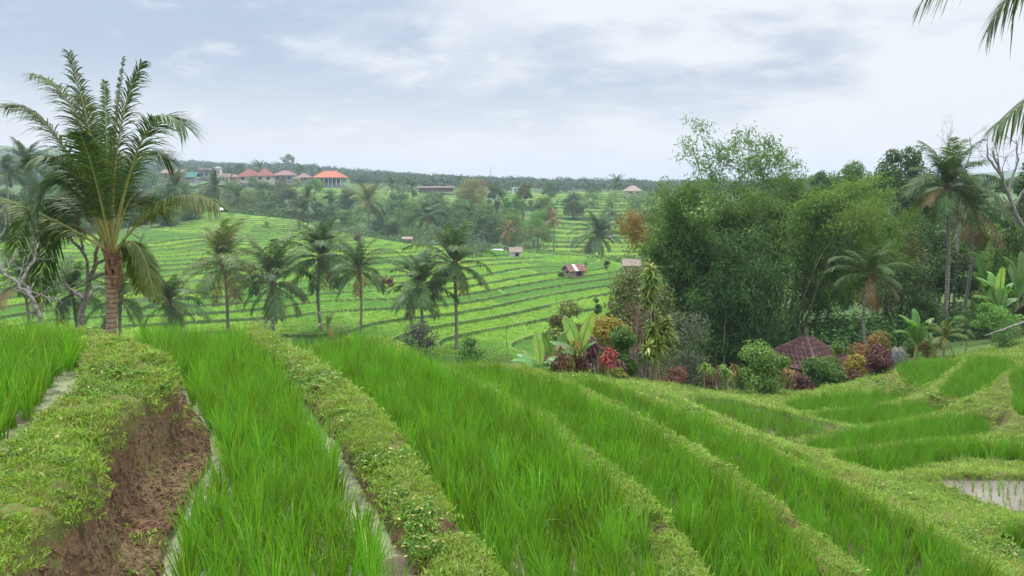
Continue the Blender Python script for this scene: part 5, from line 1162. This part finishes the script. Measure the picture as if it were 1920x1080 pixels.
cane_plant('cordyline', 'maroon leaved cordyline left of the crimson one', 'plant', 'leaf_maroon', 1108, 704, 26, [(1098,640),(1110,634),(1104,660)], 3, .40, .06, 22, group='cordylines and crotons in the garden')
cane_plant('cordyline', 'orange and yellow leaved croton column beside the banana plant', 'plant', 'leaf_croton', 1082, 704, 25, [(1078,640),(1088,656),(1076,668),(1090,680),(1080,690)], 4, .32, .055, 22, group='cordylines and crotons in the garden')
cane_plant('cordyline', 'rust coloured cordyline at the left of the croton column', 'plant', 'leaf_redbrown', 1056, 702, 25, [(1050,652),(1060,664),(1048,676)], 5, .34, .05, 22, group='cordylines and crotons in the garden')
cane_plant('cordyline', 'dark red cane hedge at the left foot of the tall striped plant', 'plant', 'leaf_maroon', 1208, 718, 28.5, [(1196,655),(1208,648),(1218,662),(1204,672),(1214,680)], 6, .36, .05, 22, group='cordylines and crotons in the garden', stem_mt='twig')
cane_plant('cordyline', 'pinkish cordyline below the crimson one', 'plant', 'leaf_redbrown', 1160, 712, 25, [(1158,676),(1166,682)], 7, .3, .05, 18, group='cordylines and crotons in the garden')
cane_plant('cordyline', 'yellow green cane plant left of the bright green shrub', 'plant', 'leaf_dracaena', 1328, 724, 30, [(1322,684),(1332,692)], 8, .38, .06, 20, group='cordylines and crotons in the garden')
cane_plant('cordyline', 'yellow leaved cane plant touching the bright green shrub', 'plant', 'leaf_dracaena', 1360, 728, 30, [(1356,688),(1364,698)], 9, .36, .06, 20, group='cordylines and crotons in the garden')
cane_plant('cordyline', 'orange red cane plant behind the left hedge', 'plant', 'leaf_orange', 1378, 720, 31, [(1376,684),(1384,692)], 10, .34, .06, 20, group='cordylines and crotons in the garden')
cane_plant('cordyline', 'reddish cane plant between the two green shrubs', 'plant', 'leaf_orange', 1478, 726, 32, [(1474,690),(1484,698)], 11, .34, .06, 20, group='cordylines and crotons in the garden')
cane_plant('cordyline', 'small yellow plant left of the banana leaves', 'plant', 'leaf_dracaena', 980, 690, 25, [(978,656),(984,662)], 12, .26, .04, 16, group='cordylines and crotons in the garden', r=.012)
cane_plant('cordyline', 'drooping red and green leaved plant over the grey boulder', 'plant', 'leaf_orange', 1686, 728, 33, [(1682,682),(1694,686)], 13, .42, .06, 20, group='cordylines and crotons in the garden')
BG = 'banana plants in the garden'
banana('banana plant at the brow with low wide arching leaves, leftmost', 1012, 704, 24, [(958,676,-.3),(966,664,.3),(1002,622,0),(1044,668,.3),(1030,690,-.4),(975,694,-.5)], 1, .42, group=BG, pale=(2,), stem_h=.35)
banana('banana plant with two pale upright leaves behind the croton column', 1084, 700, 25, [(1054,590,0),(1114,584,0),(1030,640,.3),(1120,640,-.4),(1052,660,-.5)], 2, .5, group=BG, pale=(0, 1), stem_h=.9, arch=.12)
banana('banana plant with cupped blue green leaves left of the tangled shrub', 1040, 698, 29, [(1000,636,0),(1060,620,.4),(1080,650,0),(1016,620,-.3)], 3, .45, group=BG, stem_h=.6)
banana('banana plant with bluish upright leaves, by the right hand small palm', 1716, 664, 37, [(1684,590,0),(1712,578,.3),(1752,596,0),(1676,622,-.4),(1756,624,-.3),(1702,600,-.8)], 4, .5, group=BG, stem_h=1.0)
banana('banana plant with light leaves low on the right bank', 1868, 600, 42, [(1830,520,0),(1850,508,.4),(1900,530,0),(1822,556,-.4),(1910,560,.4),(1880,500,-.5)], 5, .6, group=BG, pale=(1, 5), stem_h=1.4)
banana('banana plant behind the light leaved one at the right edge', 1905, 590, 45, [(1880,480,0),(1915,470,.4),(1930,520,0),(1870,540,-.4)], 6, .6, group=BG, stem_h=1.6)
banana('banana plant in shade under the drooping right palm', 1850, 560, 50, [(1820,470,0),(1856,450,.4),(1878,480,0),(1826,510,-.4)], 7, .6, group=BG, stem_h=1.6, pale=(1,))
banana('tiny banana plant beside the rusty roofed hut', 1098, 520, 140, [(1085,498,0),(1094,488,.4),(1108,500,0),(1100,492,.6)], 8, 1.0, group=BG, stem_h=1.4)
banana('orange tinted young banana plant left of the right small palm', 1746, 662, 37.5, [(1728,634,0),(1744,626,.2),(1764,640,0)], 9, .35, group=BG, stem_h=.5)

# bare trees
bare_tree('pale lichen covered bare tree left of the large palm, leaning right', (152,600), [[(150,600,0),(162,555,0),(174,510,0),(182,470,.2),(192,440,.3)], [(170,525,0),(205,508,-.3),(232,488,-.3),(250,470,-.2)], [(176,500,0),(205,482,-.4),(232,450,-.4),(252,428,-.5)],
    [(168,530,0),(158,480,.2),(146,430,.3),(140,380,.3)], [(160,480,.2),(120,430,.4),(84,392,.4),(62,372,.5)], [(146,430,.3),(160,350,.4),(148,290,.4)], [(155,560,0),(130,540,.2),(112,520,.3)]], 23.6, .11, 1, depth=2, tw=.6)
bare_tree('grey broken bare tree at the left edge behind the rice, leaning left', (78,610), [[(78,600,0),(60,560,0),(38,535,0),(0,508,0)], [(60,560,0),(40,520,.2),(50,500,.2)], [(38,535,0),(70,470,.3),(66,455,.4)], [(4,510,0),(-10,470,.2),(8,430,.3),(10,390,.3)]], 16.5, .07, 2, depth=2, tw=.6)
bare_tree('leafless thin tree leaning at the right edge above the banana plants', (1935,470), [[(1925,440,0),(1900,390,0),(1878,330,0),(1862,282,.2)], [(1890,360,0),(1910,300,.3),(1905,262,.3)], [(1878,330,0),(1852,296,.3),(1850,270,.4)], [(1900,390,0),(1930,340,.3),(1925,290,.4)]], 46, .16, 3, depth=3, tw=1.7)
bare_tree('leafless twiggy tree behind the tallest right palm', (1800,420), [[(1800,400,0),(1806,340,0),(1800,290,0)], [(1804,340,0),(1780,280,.3),(1776,252,.3)], [(1804,330,0),(1822,280,.3),(1818,256,.3)]], 58, .12, 4, depth=3, tw=1.8)
bare_tree('pale leaning log among the low shrubs at the right edge', (1938,600), [[(1938,600,0),(1900,610,0),(1868,622,0),(1846,630,0)]], 33, .07, 5, depth=1, tw=.3, z=P(1938, 604, 33)[2])
bare_tree('thin dark leafless sapling left of the banana leaves', (950,690), [[(950,688,0),(950,640,0),(952,610,0)]], 25, .015, 6, mt='bark', depth=2, tw=.3)
# boulder / stump by the maroon bush
mb = MB(); rs = np.random.default_rng(3); nth, nph = 18, 12; th, ph = np.meshgrid(np.linspace(0, 2 * np.pi, nth, endpoint=False), np.linspace(0.02, np.pi * .62, nph))
rr = 1 + .18 * np.sin(3 * th + 1) * np.sin(2 * ph) + .10 * np.sin(7 * th) * np.sin(5 * ph) + rs.normal(0, .03, th.shape)
V = np.stack([rr * np.sin(ph) * np.cos(th) * .42, rr * np.sin(ph) * np.sin(th) * .36, rr * np.cos(ph) * .75 + .15], -1); idx = np.arange(nth * nph).reshape(nph, nth)
mb.add(V, np.stack([idx[:-1], np.roll(idx, -1, 1)[:-1], np.roll(idx, -1, 1)[1:], idx[1:]], -1)); c = P(1678, 725, 33.2)
tag(link('boulder', mb.mesh('boulder', M['stone'], True), None, (c[0], 33.2, gz(c[0], 33.2) - .05)), 'mossy grey upright boulder at the right end of the garden', 'rock')

# ------------------------------------------------------------------ buildings
def hip(mb, w, d, z, h, ov, ridge=0.0, thick=.12, along='x'):
    """hipped roof with real thickness; ridge is the ridge length"""
    a, b = w / 2 + ov, d / 2 + ov; r = ridge / 2
    R1, R2 = ((-r, 0, z + h), (r, 0, z + h)) if along == 'x' else ((0, -r, z + h), (0, r, z + h))
    B = [(-a, -b, z), (a, -b, z), (a, b, z), (-a, b, z)]; B2 = [(x, y, q - thick) for x, y, q in B]
    if along == 'x': fs = [(0, 1, 5, 4), (1, 2, 5, 5), (2, 3, 4, 5), (3, 0, 4, 4)]
    V = B + [R1, R2] + B2
    mb.add(V, [(0, 1, 5, 4), (2, 3, 4, 5), (1, 2, 5, 5), (3, 0, 4, 4), (6, 7, 1, 0), (7, 8, 2, 1), (8, 9, 3, 2), (9, 6, 0, 3), (9, 8, 7, 6)])
def gable(mb, w, d, z, h, ov, thick=.1):
    a, b = w / 2 + ov, d / 2 + ov
    for s in (-1, 1):
        V = [(-a, s * b, z - h * ov / (d / 2)), (a, s * b, z - h * ov / (d / 2)), (a, 0, z + h), (-a, 0, z + h)]; V2 = [(x, y, q - thick) for x, y, q in V]
        mb.add(V + V2, [(0, 1, 2, 3), (7, 6, 5, 4), (0, 4, 5, 1), (1, 5, 6, 2), (3, 2, 6, 7), (0, 3, 7, 4)])
def building(name, label, cat, px, base, D, w_px, wall_px, roof_px, wallm, roofm, kind='hip', dep=None, rz=0, ov=.6, ridge=.3, wins=2, columns=0, group=None, roof_over=1.0, cap=False, z=None, skirt=1.5):
    m = mpp(D); c = P(px, base, D); z0 = c[2] if z is None else z; w = w_px * m - 2 * ov * roof_over; d = dep or w * .8; h = wall_px * m; rh = roof_px * m
    o = thing(name, label, cat, (c[0], D, z0), rz, group)
    mb = MB()
    if columns:
        box(mb, (0, d * .12, h / 2), (w * .82, d * .6, h)); box(mb, (0, 0, -skirt / 2), (w, d, skirt))
        link('wall', mb.mesh('wall', M[wallm]), o)
        for i in range(columns):
            cb = MB(); box(cb, (-w / 2 + w * i / (columns - 1), -d / 2 + .15, h / 2), (.35, .35, h)); link('column', cb.mesh('column', M['white']), o)
    else:
        box(mb, (0, 0, (h - skirt) / 2), (w, d, h + skirt)); link('wall', mb.mesh('wall', M[wallm]), o)
    mb = MB()
    if kind == 'hip': hip(mb, w, d, h, rh, ov * roof_over, w * ridge)
    elif kind == 'gable': gable(mb, w, d, h, rh, ov * roof_over)
    elif kind == 'flat': box(mb, (0, 0, h + .1), (w + 2 * ov, d + 2 * ov, max(.2, rh)))
    rf = link('roof', mb.mesh('roof', M[roofm]), o)
    if kind == 'hip':
        mb = MB(); r = w * ridge / 2; a, b = w / 2 + ov * roof_over, d / 2 + ov * roof_over; s_ = max(.04, w * .012)
        tube(mb, [(-r - .01, 0, h + rh), (r + .01, 0, h + rh)], s_ * 1.4, 5)
        for sx in (-1, 1):
            for sy in (-1, 1): tube(mb, [(sx * r, 0, h + rh), (sx * a, sy * b, h)], s_, 5)
        link('ridge', mb.mesh('ridge', M['roof_ridge'] if roofm not in ('roof_orange', 'roof_red') else M[roofm]), rf)
    for i in range(wins):
        wb = MB(); x = -w / 2 + w * (i + .5) / wins; box(wb, (x, -d / 2 - .03 if not columns else -d * .18 - .03, h * .52), (w / wins * .42, .08, h * .42)); link('window', wb.mesh('window', M['dark']), o)
    return o
VG = 'village buildings on the ridge'
building('house', 'building with bright orange hipped roof, columned veranda, rightmost in the village', 'house', 620, 347, 420, 56, 14, 12, 'grey', 'roof_orange', ov=1.6, dep=11, ridge=.52, wins=4, columns=7, group=VG)
building('house', 'cream house with red hipped roof, left of the twin roofs', 'house', 469, 340, 425, 40, 9, 14, 'cream', 'roof_red', ov=1.0, dep=9, ridge=.08, wins=2, group=VG)
building('house', 'cream house with red hipped roof, right of the twin roofs', 'house', 498, 340, 418, 36, 10, 14, 'cream', 'roof_red', ov=1.0, dep=9, ridge=.08, wins=2, rz=.15, group=VG)
building('house', 'grey house with brown hipped roof right of the twin red roofs', 'house', 536, 339, 430, 38, 10, 9, 'grey', 'roof_brown', ov=1.0, dep=9, ridge=.35, wins=3, group=VG)
building('house', 'low house with pinkish brown roof between the brown and orange roofs', 'house', 571, 341, 425, 24, 8, 8, 'grey', 'roof_brown', ov=.8, dep=7, ridge=.3, wins=2, group=VG)
building('house', 'small yellow walled outbuilding left of the low pinkish roof', 'house', 558, 341, 421, 12, 8, 2, 'yellow', 'sheet', 'flat', ov=.2, dep=4, wins=1, group=VG)
building('house', 'long low building with brown roof at the left end of the village', 'house', 331, 336, 410, 44, 12, 6, 'brick', 'roof_brown', 'gable', ov=.8, dep=9, wins=3, group=VG)
building('house', 'small red fronted building under the long brown roof', 'house', 337, 337, 401, 20, 12, 2, 'redwall', 'roof_red', 'flat', ov=.3, dep=5, wins=2, group=VG)
building('house', 'open building with green sheet roof', 'house', 359, 338, 403, 28, 7, 8, 'grey', 'roof_green', 'gable', ov=.8, dep=7, wins=1, group=VG)
building('house', 'dark flat roofed building behind the palm, left of the white tower', 'house', 385, 334, 415, 30, 14, 3, 'grey', 'roof_brown', 'flat', ov=.6, dep=9, wins=3, group=VG)
building('house', 'small white roofed block on the dark flat building', 'house', 388, 322, 419, 18, 4, 2, 'grey', 'sheet', 'flat', ov=.4, dep=6, wins=2, group=VG)
building('tower', 'white square tower with small grey cap in the village', 'tower', 410, 329, 425, 12, 13, 4, 'white', 'grey', 'hip', ov=.5, dep=3.4, ridge=.1, wins=2, group=VG, skirt=6)
building('house', 'cream low house with brown roof below the white tower', 'house', 423, 340, 409, 24, 9, 5, 'cream', 'roof_brown', 'gable', ov=.6, dep=6, wins=3, group=VG)
building('house', 'pale house front left of the twin roofs, partly behind trees', 'house', 440, 340, 411, 16, 8, 5, 'brick', 'roof_brown', 'hip', ov=.5, dep=6, wins=2, group=VG)
building('shed', 'low white roofed shed below the left red roof', 'shed', 458, 346, 395, 16, 3, 1.5, 'grey', 'sheet', 'flat', ov=.4, dep=4, wins=1, group=VG)
building('shed', 'long dark roofed shed across the top of the wood', 'shed', 818, 354, 400, 68, 2.5, 2.5, 'timber', 'timber', 'gable', ov=.8, dep=7, wins=4, group=VG)
building('shed', 'tiny white shed at the edge of the far terraces', 'shed', 966, 357, 415, 14, 4, 2, 'white', 'sheet', 'flat', ov=.4, dep=4, wins=1, group=VG)
building('house', 'tan roofed house beside the bamboo beyond the far terraces', 'house', 1186, 364, 380, 32, 6, 10, 'cream', 'thatch', 'hip', ov=1.0, dep=8, ridge=.3, wins=2, group=VG)
HG = 'field huts on the terraces'
def hut(label, px, base, D, w_px, wall_px, roof_px, wm, rm, rz=.2, strip=False, opening=True, opn=False, dep=None):
    w_px *= .85; wall_px *= .85; roof_px *= .85
    c = P(px, base, D); z0 = gz(c[0], D); m = mpp(D); w = w_px * m * .88; d = dep or w * .7; h = max(wall_px * m, 1.2); rh = roof_px * m
    o = thing('field_hut', label, 'hut', (c[0], D, z0), rz, HG)
    if opn:
        for sx in (-1, 1):
            for sy in (-1, 1): mb = MB(); tube(mb, [(sx * w * .45, sy * d * .42, -.2), (sx * w * .45, sy * d * .42, h + .1)], .09, 5); link('post', mb.mesh('post', M['timber']), o)
        mb = MB(); box(mb, (0, 0, .45), (w * .9, d * .85, .12)); link('platform', mb.mesh('platform', M['timber']), o)
    else:
        mb = MB(); box(mb, (0, 0, h / 2 - .2), (w, d, h + .4)); link('wall', mb.mesh('wall', M[wm]), o)
        mb = MB(); box(mb, (w * .12, -d / 2 - .02, h * .42), (w * .36, .08, h * .8)); link('door', mb.mesh('door', M['dark']), o)
        mb = MB(); box(mb, (-w / 2 - .02, -d * .1, h * .6), (.08, d * .3, h * .3)); link('window', mb.mesh('window', M['dark']), o)
    mb = MB(); gable(mb, w, d, h, rh, .35); rf = link('roof', mb.mesh('roof', M[rm]), o)
    if strip:
        mb = MB(); a = w / 2; b = d / 2 + .35; zl = h - rh * .35 / (d / 2); mb.add([(-.35 * w * .5, -b, zl + .03), (.0 + .02 * w, -b, zl + .03), (.02 * w, -.02, h + rh + .03), (-.35 * w * .5, -.02, h + rh + .03)], [(0, 1, 2, 3)]); link('roof_sheet', mb.mesh('roof_sheet', M['sheet']), rf)
    return o
hut('brick field hut with rusty sheet roof and one pale sheet, nearest hut on the hillside', 1076, 524, 136, 44, 12, 10, 'brick', 'rust', .5, True)
hut('white walled field hut with grey thatch, in the middle of the upper paddies', 966, 481, 160, 26, 7, 7, 'white', 'thatch', .2)
hut('open field shelter with pale roof at the far hill edge', 933, 458, 188, 20, 6, 3, 'white', 'sheet', .1, opn=True)
hut('brown thatched field hut at the right end of the hillside beside the bushes', 1184, 492, 148, 38, 8, 10, 'brick', 'thatch', -.1)
hut('small open shelter with white sheet roof low on the far terraces', 1146, 428, 250, 12, 3, 2.5, 'white', 'sheet', .4, opn=True)
hut('white roofed shelter at the hilltop edge right of the big arching frond', 416, 394, 236, 14, 4, 3, 'white', 'sheet', -.4, opn=True)
hut('low mound shaped thatched shelter on the upper paddies, right of the round bush', 764, 449, 182, 20, 3, 3, 'brick', 'thatch', .1, opn=True)
hut('dark wooden shed corner at the right edge under the leaning log', 1945, 645, 40, 60, 22, 14, 'timber', 'timber', .1)
for l, px, b, D, w, h, mt in [('round dark red bush alone on the upper terraces', 672, 450, 172, 20, 16, 'leaf_redbrown'), ('dark small bush on the right of the hillside near the thatched hut', 1138, 497, 145, 12, 10, 'leaf_dark'),
    ('low bushes at the left side of the rusty roofed hut', 1052, 524, 134, 14, 10, 'leaf_mid'), ('small dark green bush at lower right of the hillside', 1122, 575, 66, 40, 34, 'leaf_dark'),
    ('reddish bush beside the dark green bush at lower right of the hillside', 1142, 570, 64, 30, 26, 'leaf_redbrown'), ('dark pointed shrub at the right end of the lower hillside paddies', 1156, 572, 58, 26, 60, 'leaf_dark'),
    ('brown dry heap on the bund above the middle palms', 728, 528, 118, 34, 8, 'leaf_redbrown')]:
    bush('bush', l, 'bush', mt, px, b, D, w, h, px, 900, .35 if D > 100 else .2, 10, 4, group='bushes on the hillside')
# little temple pavilion
Dt = 41; c = P(1497, 700, Dt); zt = gz(c[0], Dt); top = P(1512, 628, Dt)[2]; eave = P(1500, 676, Dt)[2] - zt; o = thing('pavilion', 'small pavilion with weathered brown tiled roof and finial behind the shrubs', 'building', (P(1508, 700, Dt)[0], Dt, zt), R_(38), None)
w = 3.0; mb = MB(); box(mb, (0, 0, .15), (w + .3, w + .3, .5)); link('base', mb.mesh('base', M['stone']), o)
for sx in (-1, 1):
    for sy in (-1, 1): mb = MB(); box(mb, (sx * w * .42, sy * w * .42, eave / 2 + .1), (.16, .16, eave)); link('post', mb.mesh('post', M['timber']), o)
mb = MB(); box(mb, (0, .5, eave * .5), (w * .8, .12, eave * .9)); link('wall', mb.mesh('wall', M['brick']), o)
rh = top - zt - eave; mb = MB(); n = 14; a = w / 2 + .55
for i in range(n):                    # stepped courses of tiles
    t0, t1 = i / n, (i + 1) / n; a0 = a * (1 - t0) + .06 * t0; a1 = a * (1 - t1) + .06 * t1; z0, z1 = eave + rh * t0 ** 1.12, eave + rh * t1 ** 1.12; e = .035
    for q in range(4):
        k, s_ = math.cos(q * math.pi / 2), math.sin(q * math.pi / 2); rt = lambda x, y, z: (x * k - y * s_, x * s_ + y * k, z)
        m_ = max(2, int(14 * (1 - t0)))
        for j in range(m_):           # a row of half round tiles
            x0, x1 = -1 + 2 * j / m_, -1 + 2 * (j + 1) / m_; xm = (x0 + x1) / 2
            mb.add([rt(x0 * a0, -a0 - e, z0), rt(xm * a0, -a0 - e * 1.5, z0 + .035), rt(x1 * a0, -a0 - e, z0), rt(x0 * a1, -a1, z1), rt(xm * a1, -a1 - .01, z1 + .035), rt(x1 * a1, -a1, z1)], [(0, 1, 4, 3), (1, 2, 5, 4)])
rf = link('roof', mb.mesh('roof', M['roof_temple']), o)
for q in range(4): mb = MB(); k = (q + .5) * math.pi / 2; tube(mb, [(math.cos(k) * a * 1.43, math.sin(k) * a * 1.43, eave + .03), (math.cos(k) * a * .7, math.sin(k) * a * .7, eave + rh * .47), (0, 0, eave + rh)], .06, 6); link('ridge', mb.mesh('ridge', M['roof_ridge']), rf)
mb = MB(); q = np.array([(0, .13), (.08, .15), (.1, .08), (.18, .12), (.26, .06), (.3, .10), (.36, .03), (.44, .01)]); tube(mb, np.c_[q[:, 0] * 0, q[:, 0] * 0, eave + rh - .03 + q[:, 0]], q[:, 1], 10); link('finial', mb.mesh('finial', M['stone']), rf)
# far masts and posts
for l, px, t, b, D in [('hazy lattice mast on the far left ridge', 28, 268, 300, 700), ('thin hazy mast on the skyline right of the yellow crowned tree', 920, 318, 338, 800)]:
    o = thing('mast', l, 'mast', tuple(P(px, b, D)), 0, 'masts on the skyline'); H = (b - t) * mpp(D); mb = MB(); s_ = 1.0 if px < 100 else .45
    for sx, sy in ((-1, -1), (1, -1), (1, 1), (-1, 1)): tube(mb, [(sx * s_, sy * s_, -6), (sx * .15, sy * .15, H)], .14, 4)
    for i in range(8): z = H * i / 8; w_ = s_ * (1 - i / 8) + .15; box(mb, (0, 0, z), (2 * w_, 2 * w_, .15))
    link('frame', mb.mesh('frame', M['grey']), o); mb = MB(); tube(mb, [(0, 0, H), (0, 0, H + 3)], .1, 4); link('antenna', mb.mesh('antenna', M['grey']), o)

# ------------------------------------------------------------------ haze
m, n, l, o = mat('haze'); v = n.new('ShaderNodeVolumePrincipled'); v.inputs['Color'].default_value = (0.74, 0.85, 1.0, 1); v.inputs['Density'].default_value = HAZE; v.inputs['Anisotropy'].default_value = 0.1
l.new(v.outputs[0], o.inputs['Volume'])
zmax = 55; mb = MB(); box(mb, (0, 1290, (zmax - 30) / 2), (12400, 2700, zmax + 30)); tag(link('haze', mb.mesh('haze', m)), 'thin bluish haze over the valley', kind='stuff')
